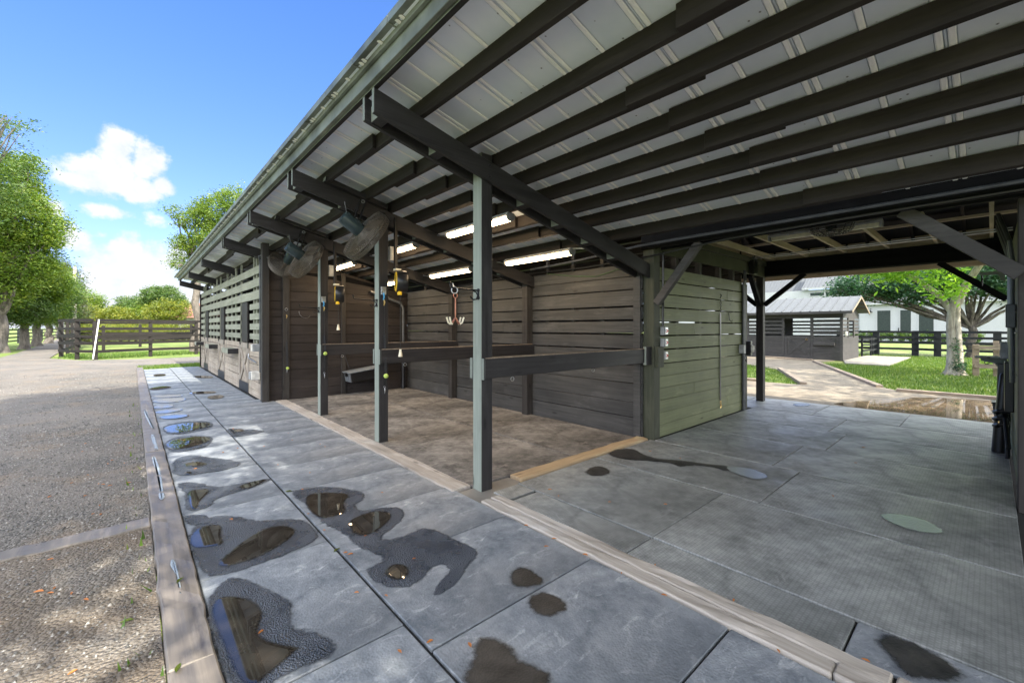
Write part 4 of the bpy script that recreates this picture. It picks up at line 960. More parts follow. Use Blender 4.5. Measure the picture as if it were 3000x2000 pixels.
# electrics at the stall corner
t = thing('electric_box', (2.06, 10.98, 1.16), 'grey weatherproof box on the stall front near the corner post, upper one', 'electrical box', 'boxes on the stall front')
MB().box(1.96, 2.105, 10.72, 10.86, 1.08, 1.24).build('case', 'greyplastic', t, bevel=.01); MB().box(1.945, 1.958, 10.73, 10.85, 1.09, 1.23).build('cover', 'whiteplastic', t, bevel=.004)
t = thing('electric_box', (2.06, 10.9, .6), 'white ribbed box on the stall front near the corner post, lower one', 'electrical box', 'boxes on the stall front')
MB().box(1.93, 2.105, 10.70, 10.92, .46, .64).build('case', 'whiteplastic', t, bevel=.015); MB().box(1.915, 1.928, 10.72, 10.90, .47, .63).build('cover', 'greyplastic', t, bevel=.006)
single(MB().tube([(2.09, 10.68, .62), (2.09, 10.68, .75), (2.09, 10.68, 3.0), (2.06, 10.62, 3.16), (2.1, 10.48, 3.18), (2.2, 10.38, 3.1)], .014, 8), 'conduit', 'pipe', 'thin conduit climbing the stall front corner to the roof beam', 'conduit')
single(MB().tube([(2.09, 11.9, .98), (2.08, 11.85, .88), (2.08, 11.0, .82)], .012, 8), 'door_rod', 'steel', 'slim metal rod on the stall front beside the nearest door', 'rod')
# aisle wall fittings
def toggle(c, label):
    c = Vector(c); t = thing('switch_box', c, label, 'electrical box', 'grey switch boxes on the aisle corner post')
    MB().box(c.x-.05, c.x+.04, c.y-.06, c.y, c.z-.06, c.z+.06).build('case', 'greyplastic', t, bevel=.006)
    MB().box(c.x-.02, c.x+.055, c.y-.072, c.y-.061, c.z-.055, c.z+.055).build('cover', 'steel', t, bevel=.003)
    MB().tube([(c.x+.0, c.y-.075, c.z+.02), (c.x+.015, c.y-.095, c.z), (c.x+.0, c.y-.075, c.z-.02)], .008, 6).build('lever', 'red', t)
for z, w in ((1.555, 'topmost'), (1.385, 'middle'), (1.195, 'lowest')): toggle((5.835, 3.235, z), 'grey switch box with red lever, %s of three by the wall corner' % w)
single(MB().tube([(5.83, 3.215, 1.62), (5.83, 3.21, 2.3), (5.83, 3.21, 2.72)], .018, 8), 'conduit', 'blackplastic', 'black upright conduit above the red lever switch boxes', 'conduit')
t = thing('lead_strap', (7.86, 3.21, .18), 'black lead strap with chain hanging on the aisle wall', 'strap')
MB().box(7.85, 7.885, 3.225, 3.232, .30, 1.86).build('strap', 'blackplastic', t)
m = MB()
for k in range(7): m.ring((7.865, 3.222, 1.89+.032*k), (1, 0, 0) if k % 2 else (0, 1, 0), .014, .004, 10, 5)
m.tube([(7.84, 3.225, 2.13), (7.85, 3.2, 2.18), (7.855, 3.23, 2.2)], .008, 6); m.build('chain', 'blackiron', t)
m = MB(); m.ring((7.87, 3.224, .275), (0, 1, 0), .022, .005, 12, 5); m.tube([(7.865, 3.222, .25), (7.88, 3.22, .20), (7.86, 3.222, .16)], [.01, .014, .004], 6); m.build('snap', 'brass', t)
single(MB().tube([(8.24, 3.235, 1.88), (8.24, 3.215, 1.74), (8.26, 3.19, 1.715), (8.31, 3.19, 1.74)], .007, 6), 'wall_hook', 'blackiron', 'small dark hook on the aisle wall right of the lead strap', 'hook')
for i, x in enumerate((8.885, 8.945)):
    single(MB().tube([(x, 3.21, .0), (x, 3.21, 2.42), (x, 3.19, 2.52), (x+.02, 3.21, 2.72)], .022, 10, True), 'conduit', 'pipe', ['dark conduit pipe at the end of the aisle wall, inner one', 'dark conduit pipe at the end of the aisle wall, outer one'][i], 'conduit', 'pipes at the aisle wall end')
t = thing('outlet_box', (8.78, 3.2, 1.19), 'grey outlet box with a looped cable at the end of the aisle wall', 'electrical box')
MB().box(8.74, 8.84, 3.15, 3.24, 1.11, 1.27).build('case', 'greyplastic', t, bevel=.005); m = MB(); m.tube([(8.76, 3.16, 1.12), (8.75, 3.13, 1.0), (8.79, 3.12, .95), (8.84, 3.14, 1.02), (8.83, 3.17, 1.12)], .009, 6); m.build('cable', 'blackplastic', t)
t = thing('outlet_box', (9.08, 3.2, 1.18), 'pale covered outlet box facing out at the aisle wall end', 'electrical box')
MB().box(9.03, 9.12, 3.13, 3.22, 1.06, 1.34).build('case', 'blackplastic', t, bevel=.005); MB().lathe([(.02, 0), (.07, .005), (.075, .04), (.055, .07), (.01, .075)], (9.09, 3.16, 1.19), (.5, -1, 0), 12).build('cover', 'whiteplastic', t, smooth=True)
t = thing('speaker_box', (9.6, 3.27, 2.62), 'black box mounted on the header beam at the aisle end', 'box')
MB().box(9.30, 9.52, 3.16, 3.262, 2.68, 2.96).build('case', 'blackplastic', t, bevel=.008); MB().tube([(9.4, 3.2, 2.96), (9.38, 3.18, 3.05), (9.5, 3.15, 3.1), (9.52, 3.2, 2.96)], .01, 6).build('cable', 'blackplastic', t)
# long conduits below the front header
single(MB().tube([(5.44, y, z) for y, z in ((-.34, 2.80), (.5, 2.797), (1.6, 2.79), (2.8, 2.785), (3.38, 2.775), (4.5, 2.70), (5.6, 2.66))], .018, 8), 'conduit', 'pipe', 'long grey conduit running along the dark header above the aisle', 'conduit')
single(MB().tube([(5.50, y, z) for y, z in ((-.34, 2.745), (.8, 2.735), (2.2, 2.70), (3.2, 2.62), (4.4, 2.58), (5.6, 2.60), (8, 2.55))], .012, 6), 'cable', 'blackplastic', 'sagging black cable below the header above the aisle', 'cable')
single(MB().tube([(5.53, 3.62, 2.52), (5.54, 4.2, 2.42), (5.55, 4.7, 2.47), (5.55, 5.3, 2.57)], .005, 5), 'cable', plain('green cable', (.05, .12, .04), .5), 'thin green cable drooping over the top back wall board', 'cable')
for z, lab in ((3.02, 'upper'), (2.99, 'lower')):
    single(MB().tube([(9.3+(.02 if z < 3 else 0), -.2, z), (9.3, 3.2, z-.01)], .009, 6), 'conduit', 'steel', 'thin bright conduit crossing the aisle ceiling, %s one' % lab, 'conduit')
# right wall fittings
t = thing('saddle_rack', (8.8, -.1, 1.05), 'black bracket shelf folded out from the right aisle post', 'rack')
MB().box(8.65, 8.95, -.14, .155, 1.185, 1.212).build('shelf', 'blackZ', t, bevel=.004)
m = MB(); m.extr([(-.14, 1.183), (.10, 1.183), (.10, 1.145), (-.02, 1.12), (-.08, 1.04), (-.14, 1.03)], 8.78, 8.82, 'yz'); m.build('bracket', 'blackZ', t)
MB().ring((8.8, .045, 1.12), (1, 0, 0), .022, .005, 14, 5).build('ring', 'blackiron', t)
t = thing('bracket_arm', (8.8, -.1, 2.25), 'black wooden bracket arm high on the right aisle post', 'bracket')
MB().extr([(-.12, 2.37), (.115, 2.37), (.115, 2.33), (-.05, 2.325), (-.075, 2.29), (-.08, 2.24), (-.12, 2.24)], 8.78, 8.82, 'yz').build('arm', 'blackZ', t); MB().tube([(8.8, .09, 2.325), (8.8, .09, 2.25), (8.8, .085, 2.18)], [.008, .012, .006], 6).build('snap', 'blackiron', t)
t = thing('electric_box', (8.4, -.12, 1.25), 'pale grey breaker box on the right aisle wall', 'electrical box')
MB().box(8.30, 8.52, -.17, -.075, 1.20, 1.42).build('case', 'greyplastic', t, bevel=.012); MB().box(8.285, 8.299, -.16, -.085, 1.21, 1.41).build('cover', 'greyplastic', t, bevel=.006)
single(MB().box(6.9, 7.15, -.17, -.10, 1.60, 1.85), 'electric_box', 'pipe', 'small grey box high on the right aisle wall', 'electrical box', bevel=.008)
single(MB().box(7.6, 7.95, -.172, -.10, .62, 1.20), 'wall_panel', 'blackplastic', 'black flat cabinet door on the right aisle wall', 'cabinet', bevel=.006)
t = thing('feed_bin', (8.85, -.05, .67), 'tall grey wall bin below the black shelf', 'bin')
MB().hexa([(8.7, -.14, .67), (8.95, -.14, .67), (8.95, -.045, .67), (8.7, -.045, .67), (8.68, -.14, 1.115), (8.97, -.14, 1.115), (8.97, -.055, 1.115), (8.68, -.055, 1.115)]).build('body', 'pipe', t, bevel=.006); MB().box(8.68, 8.97, -.14, -.04, 1.117, 1.125).build('rim', 'blackplastic', t)
t = thing('bucket', (8.85, -.05, .29), 'dark grey square bucket hung low on the right aisle wall', 'bucket')
MB().hexa([(8.72, -.14, .29), (8.95, -.14, .29), (8.95, -.03, .29), (8.72, -.03, .29), (8.70, -.14, .58), (8.97, -.14, .58), (8.97, -.005, .58), (8.70, -.005, .58)]).build('body', 'pipe', t, bevel=.008); MB().box(8.69, 8.98, -.14, .002, .575, .595).build('rim', 'blackplastic', t)
single(MB().lathe([(.07, 0), (.066, .35), (.05, .75), (.035, 1.0), (.02, 1.02)], (8.35, -.065, 0), (0, -.04, 1), 14), 'pump_handle', 'blackplastic', 'black tapered pipe standing on the mat against the right wall', 'pipe', smooth=True)
t = thing('water_pipe', (8.2, -.1, 0), 'black water pipes with valve at the foot of the right wall', 'pipe')
m = MB()
for k in range(3): m.tube([(8.15, -.15, .38+.085*k), (8.15, -.05, .38+.085*k), (8.2, -.02, .36+.085*k), (8.28, -.05, .34+.085*k)], .02, 8)
m.tube([(8.0, -.13, .0), (8.0, -.13, .45), (7.9, -.11, .5), (7.6, -.13, .2)], .022, 8); m.build('pipe_run', 'blackplastic', t, smooth=True)
MB().ring((8.1, -.06, .42), (0, 1, 0), .025, .007, 10, 5).build('valve', 'brass', t)
for k, x in enumerate((7.2, 7.6, 8.0, 8.2)):
    single(MB().tube([(x, -.15, 1.0 if k < 2 else 1.4), (x, -.15, 2.35), (x+.05*(k-1), -.13, 2.55), (x+.2, -.05, 2.9)], .02, 8), 'conduit', 'pipe', 'dark conduit climbing the right aisle wall to the ceiling, %s from the camera' % ordinal(k), 'conduit', 'conduits on the right aisle wall')

# ================================================================= PLANTS
def leaves(name, mat, blobs, ncl, per, size, parent, sig=.32, flat_=.5, hang=0.):
    C = []
    wts = np.array([b[3]*b[4]*b[5] for b in blobs])**.8; wts /= wts.sum(); cnt = RNG.multinomial(ncl, wts)
    for b, n in zip(blobs, cnt):
        d = RNG.normal(size=(n, 3)); d /= np.linalg.norm(d, axis=1)[:, None]; r = RNG.uniform(.25, 1, n)**.45
        C.append(np.array(b[:3])+d*r[:, None]*np.array(b[3:6]))
    C = np.concatenate(C); P = np.repeat(C, per, 0); s = sig*RNG.uniform(.5, 1.3, len(C)); P = P+RNG.normal(size=P.shape)*np.repeat(s, per)[:, None]*np.array([1, 1, .6])
    n = len(P); a = RNG.normal(size=(n, 3)); a[:, 2] = a[:, 2]*.5-hang; a /= np.linalg.norm(a, axis=1)[:, None]
    nr = RNG.normal(size=(n, 3))+np.array([0, 0, flat_*2]); w = np.cross(a, nr); w /= np.linalg.norm(w, axis=1)[:, None]
    L = (size*RNG.uniform(.6, 1.35, n))[:, None]; W = L*.36; nn = np.cross(w, a)
    V = np.stack([P-a*L*.5, P+w*W*.5+nn*L*.06, P+a*L*.5, P-w*W*.5+nn*L*.06], 1)
    tone = np.repeat(RNG.uniform(0, 1, len(C)), per); return fast_mesh(name, V, mat, parent, 4, tone)
def limb(p0, p1, r0, r1, n=7, w=.12):
    p0, p1 = Vector(p0), Vector(p1); L = (p1-p0).length; P = []; rr = []
    for i in range(n+1):
        t = i/n; j = L*w*.25*math.sin(t*math.pi); P.append(p0.lerp(p1, t)+Vector((random.gauss(0, j), random.gauss(0, j), random.gauss(0, j*.5)))); rr.append(r0+(r1-r0)*t)
    return P, rr
def tree(loc, label, h, blobs, mat, bark_='bark', r=.28, ncl=900, per=22, size=.17, fork=.3, sig=.34, group=None, nl=7, hang=0., lean=(0, 0), name='tree', flat_=.5):
    x, y = loc; t = thing(name, (x, y, 0), label, 'tree', group); tr = MB()
    fx, fy, fz = x+lean[0], y+lean[1], h*fork
    P, rr = limb((x, y, -.1), (fx, fy, fz), r, r*.72); rr[0] = r*1.35; tr.tube(P, rr, 12)
    for b in blobs:
        k = max(2, int(nl/len(blobs)+.5))
        for _ in range(k):
            e = Vector((b[0]+random.gauss(0, b[3]*.42), b[1]+random.gauss(0, b[4]*.42), b[2]+random.uniform(-.2, .55)*b[5]))
            m = Vector((fx, fy, fz)).lerp(e, .5)+Vector((random.gauss(0, .25), random.gauss(0, .25), .25)); Q, q = limb((fx, fy, fz-.1), m, r*.42, r*.2, 4); tr.tube(Q, q, 7)
            Q, q = limb(m, e, r*.2, r*.04, 4); tr.tube(Q, q, 6)
            for _ in range(2):
                e2 = e+Vector((random.gauss(0, b[3]*.35), random.gauss(0, b[4]*.35), random.gauss(0, b[5]*.3))); Q, q = limb(m.lerp(e, .4), e2, r*.14, r*.03, 3); tr.tube(Q, q, 5)
    tr.build('trunk', bark_, t, smooth=True)
    leaves('crown', mat, blobs, ncl, per, size, t, sig, flat_, hang); return t
def blob_at(px, py, d, rx, ry, rz):   # centre of a leafy mass seen at px,py, d metres ahead
    r = ray(px, py); return (r[0]*d, r[1]*d, CH+r[2]*d, rx, ry, rz)
rowg = 'trees lining the gravel drive'
tree((-6.5, 43.5), 'tall bright green tree at the left edge, nearest of the drive trees', 12, [blob_at(10, 545, 28.5, 1.9, 2.4, 2.0), blob_at(60, 650, 28.5, 2.2, 2.6, 1.9), blob_at(20, 760, 28.5, 2.7, 2.8, 2.2), blob_at(120, 700, 28.5, 1.2, 1.6, .55), blob_at(-120, 640, 29, 3.4, 3.5, 3.6), blob_at(-60, 840, 28, 2.6, 2.6, 1.6), blob_at(80, 480, 28.5, .9, 1.4, .45), blob_at(95, 590, 28.5, .9, 1.2, .4)], 'leaf_bright', r=.36, ncl=3600, per=27, size=.21, fork=.2, group=rowg, nl=18)
tree((-6.3, 50.0), 'dense green tree second along the drive with a dark trunk', 8.5, [blob_at(70, 830, 33, 2.7, 2.6, 2.3), blob_at(130, 830, 33, 1.6, 2, 1.3), blob_at(60, 905, 33, 2.6, 2.2, 1.3)], 'leaf_bright', r=.3, ncl=2000, per=24, size=.19, fork=.3, group=rowg, nl=9)
tree((-6.4, 57), 'twin stemmed tree third along the drive', 8, [blob_at(110, 845, 38, 2.6, 2.6, 2.2), blob_at(165, 860, 38, 1.7, 2, 1.7), blob_at(120, 915, 38, 2.4, 2, 1.0)], 'leaf_mid', r=.34, ncl=1700, per=22, size=.2, fork=.28, group=rowg, nl=9)
tree((-6.6, 66), 'olive feathery tree ending the drive row beside the utility pole', 9, [blob_at(175, 830, 45, 1.9, 2.2, 2.4), blob_at(190, 905, 45, 2.0, 2.2, 2.0), blob_at(150, 790, 45, 1.4, 1.6, 1.2)], 'leaf_olive', r=.35, ncl=900, per=26, size=.18, fork=.25, group=rowg, nl=9)
tree((-7.0, 47.5), 'dark slim trunked tree behind the nearest drive tree', 7, [blob_at(50, 900, 31.5, 2.0, 1.8, 1.1)], 'leaf_mid', r=.25, ncl=350, per=22, size=.19, fork=.4, group=rowg, nl=4)
tree((-8.2, 36), 'tall tree mostly beyond the left edge of the picture, its twig tips showing', 14, [blob_at(-20, 365, 23.5, 1.3, 1.4, .5), blob_at(45, 358, 23.5, .9, .8, .32), blob_at(-200, 480, 23, 4.0, 3.2, 3.6)], 'leaf_mid', r=.4, ncl=900, per=22, size=.17, fork=.25, group=rowg, nl=8)
# behind the paddock
def shrub(px, py, d, rx, rz, mat, label, ncl, size=.22, name='bush', per=22, group='bushes behind the paddock'):
    r = ray(px, py); x, y = r[0]*d, r[1]*d; t = thing(name, (x, y, 0), label, 'bush', group)
    zc = CH+r[2]*d; blobs = [(x+random.gauss(0, rx*.35), y+random.gauss(0, rx*.3), zc+random.gauss(0, rz*.2), rx*.7, rx*.7, rz*.8) for _ in range(4)]+[(x, y, max(.5, zc-rz*.8), rx*.9, rx*.8, rz*.7)]
    m = MB()
    for k in range(4): P, q = limb((x+random.gauss(0, .2), y, -.1), (x+random.gauss(0, rx*.4), y+random.gauss(0, rx*.4), zc), .07, .02, 4); m.tube(P, q, 6)
    m.build('stem', 'bark', t); leaves('foliage', mat, blobs, ncl, per, size, t, .3); return t
bg = 'trees behind the paddock'
tree((-9.0, 100), 'yellow green tree just right of the utility pole', 9, [blob_at(245, 905, 72, 3.0, 3, 2.6), blob_at(262, 880, 72, 2.0, 2, 1.8), blob_at(230, 930, 72, 3, 3, 1.6)], 'leaf_bright', r=.3, ncl=800, per=20, size=.3, group=bg)
r_ = gnd(490, 985)
def far_tree(px, d, label, parts, mat, ncl, size=.3):
    r = ray(px, 960); tree((r[0]*d, r[1]*d), label, CH+(960-parts[0][1])/1250*d+2, [blob_at(a, b, d, c, c, e) for a, b, c, e in parts], mat, r=.3, ncl=ncl, per=22, size=size, group=bg, nl=8)
far_tree(478, 62, 'big green tree behind the paddock beside the roof end', [(478, 872, 2.6, 1.7), (505, 900, 2.2, 1.6), (450, 890, 2.0, 1.4), (480, 930, 3.4, 1.4)], 'leaf_mid', 1300)
far_tree(385, 75, 'flat topped green tree behind the paddock, left of the big one', [(385, 885, 2.4, 1.0), (405, 900, 2.6, 1.2), (360, 910, 2.2, 1.1), (390, 935, 3.4, 1.4)], 'leaf_mid', 900)
far_tree(572, 80, 'small distant tree right behind the stall corner', [(570, 912, 1.6, .9), (585, 925, 1.8, .9)], 'leaf_mid', 350)
for i, (px, py, d, rx, rz, lab) in enumerate([(500, 905, 56, 2.6, 1.5, 'round yellow green bush beside the red roofed house'), (455, 922, 57, 2.4, 1.2, 'yellow green bush below the big tree'), (415, 915, 60, 2.2, 1.3, 'green yellow bush left of the big tree'), (330, 925, 58, 2.3, 1.2, 'low yellow bush behind the leaning white pipe'), (255, 925, 58, 2.2, 1.3, 'yellow green bush near the utility pole'), (540, 925, 60, 2.2, 1.1, 'yellow bush next to the barn corner')]):
    shrub(px, py, d, rx, rz, 'leaf_yellow' if i not in (2,) else 'leaf_bright', lab, 420, .24)
for i, px in enumerate((235, 275, 315, 355, 395, 435, 475, 515, 555)):
    shrub(px, 968, 52, 1.35, .9, 'leaf_yellow', 'yellow hedge plant seen through the paddock rails, %s from the left' % ordinal(i), 230, .16, 'hedge_plant', 22, 'yellow hedge behind the paddock')
tree((3.2, 36), 'tall tree rising behind the barn roof with drooping side branches', 11, [blob_at(640, 625, 28.5, 1.5, 1.6, 1.3), blob_at(585, 640, 28.5, 1.1, 1.2, 1.0), blob_at(700, 600, 28.5, 1.4, 1.6, 1.2), blob_at(515, 620, 28.5, .55, .6, .45), blob_at(535, 650, 28.5, .5, .6, .4), blob_at(600, 700, 28.5, 1.0, 1.2, .9), blob_at(560, 715, 28.5, .9, .9, .7), blob_at(520, 710, 28.5, .5, .6, .5), blob_at(525, 760, 28.5, .55, .6, .7), blob_at(660, 700, 28.5, 1.6, 1.4, 1.3), blob_at(545, 790, 28.5, .5, .7, .6)], 'leaf_bright', r=.26, ncl=1250, per=24, size=.15, fork=.5, nl=14, sig=.22)
# shade trees standing behind and beside the camera
tree((-3.4, -4.2), 'broad shade tree behind the camera', 11, [(-3.0, -2.4, 7.2, 2.8, 2.6, 1.6), (2.1, -4.6, 7.6, 2.2, 3.6, 1.5), (-2.2, .2, 7.6, 2.4, 1.8, 1.2), (-.8, 1.6, 8.2, 3.0, 2.6, 1.1), (-.4, 4.2, 8.8, 2.8, 2.2, 1.0)], 'leaf_mid', r=.3, ncl=2600, per=22, size=.24, fork=.4, sig=.38)
tree((-9.5, 19), 'shade tree beyond the left side of the gravel', 12, [(-9, 19, 7.5, 4, 4, 3), (-6.6, 20, 7, 1.8, 2.5, 1.6)], 'leaf_mid', r=.3, ncl=480, per=20, size=.28, fork=.35, sig=.4)
tree((15.5, -7.5), 'shade tree beyond the right end of the aisle', 10, [(15, -2.6, 7.2, 3.4, 2.2, 1.4), (19, -3.2, 7.4, 3.0, 2.6, 1.6), (22, -7, 6.5, 2.6, 2.6, 1.6), (15.5, -6.0, 6.5, 4, 3.0, 2.0), (19.5, -6.5, 6.5, 3.2, 3, 2.0), (12.5, -6.5, 6.4, 2.4, 2.6, 1.6)], 'leaf_mid', r=.3, ncl=430, per=24, size=.26, fork=.35, sig=.27)
# yard tree beyond the aisle
t = thing('tree', (21.4, .85, 0), 'large pale barked yard tree with forked trunk and lime leaves', 'tree', 'yard trees'); m = MB()
c0 = Vector((21.4, .85, -.05))
m.tube([c0, c0+Vector((0, .0, .25)), c0+Vector((.0, .02, .9)), c0+Vector((0, .06, 1.7)), c0+Vector((0, .03, 2.35)), c0+Vector((0, -.08, 2.75))], [.30, .225, .18, .16, .155, .15], 16)
m.tube([c0+Vector((0, .06, 2.2)), c0+Vector((0, .35, 2.75)), c0+Vector((.1, .9, 3.35)), c0+Vector((.2, 1.6, 3.9)), c0+Vector((.3, 2.4, 4.6))], [.12, .10, .09, .075, .06], 12)
m.tube([c0+Vector((0, -.05, 2.5)), c0+Vector((0, -.25, 3.1)), c0+Vector((-.1, -.5, 3.6)), c0+Vector((-.2, -1.0, 4.6))], [.14, .115, .10, .08], 12)
for k in range(6):
    a = k*1.05+.3; m.tube([c0+Vector((math.cos(a)*.15, math.sin(a)*.15, .45)), c0+Vector((math.cos(a)*.20, math.sin(a)*.20, .12)), c0+Vector((math.cos(a)*.34, math.sin(a)*.34, -.02))], [.06, .07, .03], 8)
m.tube([c0+Vector((-.09, -.13, .3)), c0+Vector((-.10, -.10, 1.1)), c0+Vector((-.08, -.06, 2.0)), c0+Vector((-.05, -.08, 2.8))], [.11, .09, .08, .07], 10)
m.build('trunk', 'bark_pale', t, smooth=True)
leaves('ivy', 'leaf_dark', [(21.12, .72, .3, .08, .16, .3), (21.16, .80, .9, .05, .1, .4)], 60, 14, .07, t, .08)
leaves('crown', 'leaf_lime', [(20.6, 2.0, 3.75, .9, 1.2, .5), (20.3, 1.1, 3.3, .5, .6, .55), (20.9, 2.6, 3.9, 1.2, .9, .4), (20.4, .95, 2.95, .3, .4, .35), (20.6, -1.2, 4.2, 1.0, 1.4, .6), (21.5, 1.5, 5.6, 3.2, 3.4, 1.3), (23, -.5, 5.5, 2.6, 2.6, 1.2)], 1000, 22, .19, t, .24, .2, .5)
tree((35.5, .75), 'spreading dark green yard tree behind the pale barked one', 6, [(35.6, 4.9, 4.5, 2.4, 2.2, 1.2), (35.2, 2.9, 4.2, 2.4, 2.0, 1.2), (35.6, 1.0, 4.6, 2.6, 2, 1.4), (35.6, -1.5, 4.3, 2.4, 2.2, 1.3), (34.6, 6.2, 3.9, 1.4, 1.2, .8)], 'leaf_dark', r=.24, ncl=1300, per=22, size=.22, fork=.28, group='yard trees', nl=24, sig=.3)
for i in range(13):
    y = 11.2-.85*i; t = thing('hedge_plant', (66, y, 0), 'small leafy hedge plant against the white house, %s from the left' % ordinal(i), 'bush', 'hedge plants along the white house')
    MB().tube([(66, y, -.1), (66, y+.05, .5)], [.05, .02], 6).build('stem', 'bark', t); leaves('foliage', 'leaf_mid', [(66, y, .6, .36, .34, .5)], 55, 16, .2, t, .15)

# ================================================================= FENCES, SHEDS, HOUSE
def fence(name, pts, h, rails, mat, label, pw=.13, rh=.14, side=(0, 0), group=None, ph=None):
    t = thing(name, (*pts[0], 0), label, 'fence', group)
    for x, y in pts: MB().box(x-pw/2, x+pw/2, y-pw/2, y+pw/2, -.1, (ph or h)+.0).build('post', mat, t, bevel=.006)
    for i in range(len(pts)-1):
        a, b = Vector((*pts[i], 0)), Vector((*pts[i+1], 0)); d = (b-a).normalized(); nrm = Vector((d.y, -d.x, 0))*(pw/2+.02)
        if nrm.dot(Vector((a.x, a.y, 0))) > 0: nrm = -nrm
        for z in rails:
            m = MB(); m.bar(a+nrm+Vector((0, 0, z+random.uniform(-.015, .015)))-d*.04, b+nrm+Vector((0, 0, z+random.uniform(-.015, .015)))+d*.03, .03, rh*random.uniform(.92, 1.05)); m.build('rail', mat, t)
    return t
RL = [2.00, 1.55, 1.16, .77, .37]
pd = 'paddock rail fences'
fence('rail_fence', [(-1.43, 31.0), (.78, 32.3), (3.0, 33.3), (5.6, 34.4), (8.2, 35.5)], 1.95, RL, 'fence', 'weathered dark paddock fence facing the barn end, right of the leaning pipe', .17, .145, group=pd)
fence('rail_fence', [(-1.47, 31.1), (-2.17, 31.9), (-2.95, 34.2)], 1.95, RL, 'fence', 'short angled paddock fence left of the leaning pipe', .17, .145, group=pd)
fence('rail_fence', [(-2.95, 34.4), (-3.0, 38), (-3.1, 42), (-3.2, 46), (-3.3, 50)], 1.95, RL, 'fence', 'paddock fence running away along the gravel drive', .16, .145, group=pd)
fence('rail_fence', [(-3.3, 50), (.5, 49), (4, 48.5), (8, 48), (12, 47.5)], 1.9, RL, 'fence', 'far side paddock fence in front of the yellow hedge', .2, .15, group=pd)
fence('rail_fence', [(-1.5, 41), (1, 41), (3.5, 41), (6, 41), (9, 41)], 1.75, RL[1:4], 'fence', 'middle paddock cross fence seen between the front rails', .17, .14, group=pd)
fence('rail_fence', [(-9.5, 50), (-9.4, 60), (-9.2, 70), (-8.6, 80), (-8, 90), (-7.4, 100)], 1.45, [1.38, 1.0, .6, .25], 'blackfence', 'dark fence beyond the drive trees on the left', .2, .14)
single(MB().tube([(-1.52, 30.83, 0), (-1.41, 30.855, 1.0), (-1.30, 30.88, 2.03)], .03, 10), 'leaning_pipe', 'pvc', 'white pipe leaning on the paddock corner post', 'pipe')
fence('rail_fence', [(34.6, 6.6), (34.4, 4.75), (34.6, 3.0), (34.3, 2.05), (34.4, -.2), (34.4, -2.6)], 1.42, [1.35, 1.03, .72, .35], 'blackfence', 'black four rail fence in front of the white house', .30, .14, group='yard fences')
fence('rail_fence', [(31.3, 4.95), (32.3, 4.7), (33.3, 4.75), (34.3, 4.75)], 1.05, [.95, .62, .3], 'blackfence', 'short black gate fence beside the grey shed', .09, .11, group='yard fences')
fence('rail_fence', [(21.6, .36), (21.6, -1.4), (21.7, -3.0)], 1.03, [.92, .32], 'brownfence', 'brown weathered two rail fence at the right of the yard', .16, .14, group='yard fences')
fence('rail_fence', [(21.8, -.1), (26, -.9), (30.5, -1.7)], 1.15, [1.02, .6], 'brownfence', 'grey rail fence running back from the brown fence', .14, .13, group='yard fences')
# utility pole and wire
r_ = ray(217, 960); UX, UY = r_[0]*43, r_[1]*43
t = thing('utility_pole', (UX, UY, 0), 'tall grey wooden utility pole with a small lamp bracket', 'utility pole')
MB().tube([(UX, UY, -.1), (UX+.05, UY, 7.75)], [.19, .13], 10).build('pole', 'polewood', t, smooth=True)
m = MB(); m.tube([(UX+.05, UY, 7.1), (UX+.4, UY-.05, 7.2), (UX+.62, UY-.1, 6.95)], .03, 6); m.lathe([(.05, 0), (.16, .08), (.13, .28), (.03, .3)], (UX+.62, UY-.1, 6.65), (0, 0, 1), 10); m.build('bracket', 'steel', t)
single(MB().tube([(UX, UY, 5.2), (UX-2.2, UY-8, 5.3), (UX-4.6, UY-18, 6.3)], .016, 5), 'power_line', 'polewood', 'thin overhead wire slanting across the drive trees', 'wire')
t = thing('utility_pole', (-.9, 130, 0), 'slim distant floodlight pole above the yellow hedge', 'utility pole'); MB().tube([(-.9, 130, 0), (-.9, 130, 11.5)], .10, 6).build('pole', 'polewood', t)
m = MB(); m.box(-1.6, -.2, 129.9, 130.1, 11.1, 11.25)
for q in (-1.5, -.9, -.3): m.box(q-.14, q+.14, 129.8, 130, 11.3, 11.8)
m.build('lamp', 'steel', t)
# flat trailer in the distance
t = thing('flat_trailer', (-5.2, 78, 0), 'small grey flatbed trailer parked left of the paddock fence', 'trailer')
MB().box(-6.3, -3.9, 76.5, 80, .75, 1.15).build('bed', 'brownfence', t, bevel=.02); MB().box(-6.3, -3.9, 76.45, 76.49, 1.15, 1.7).build('side_rail', 'fence', t)
m = MB()
for x in (-6.35, -3.85): m.lathe([(.1, -.1), (.36, -.1), (.38, 0), (.36, .1), (.1, .1)], (x, 77.4, .36), (1, 0, 0), 18)
m.build('wheel', 'blackplastic', t, smooth=True)
t = thing('white_van', (-8.2, 96, 0), 'pale box truck parked far off between the drive trees', 'truck')
MB().box(-8.4, -6.2, 94, 99, .7, 3.4).build('cargo_box', 'wall_white', t, bevel=.05); MB().hexa([(-8.3, 92.4, .6), (-6.3, 92.4, .6), (-6.3, 93.95, .6), (-8.3, 93.95, .6), (-8.2, 92.9, 2.3), (-6.4, 92.9, 2.3), (-6.4, 93.95, 2.3), (-8.2, 93.95, 2.3)]).build('cab', 'wall_white', t, bevel=.05)
m = MB()
for x in (-8.35, -6.25):
    for y in (93.2, 97.6): m.lathe([(.1, -.12), (.42, -.12), (.42, .12), (.1, .12)], (x, y, .42), (1, 0, 0), 16)
m.build('wheel', 'blackplastic', t)
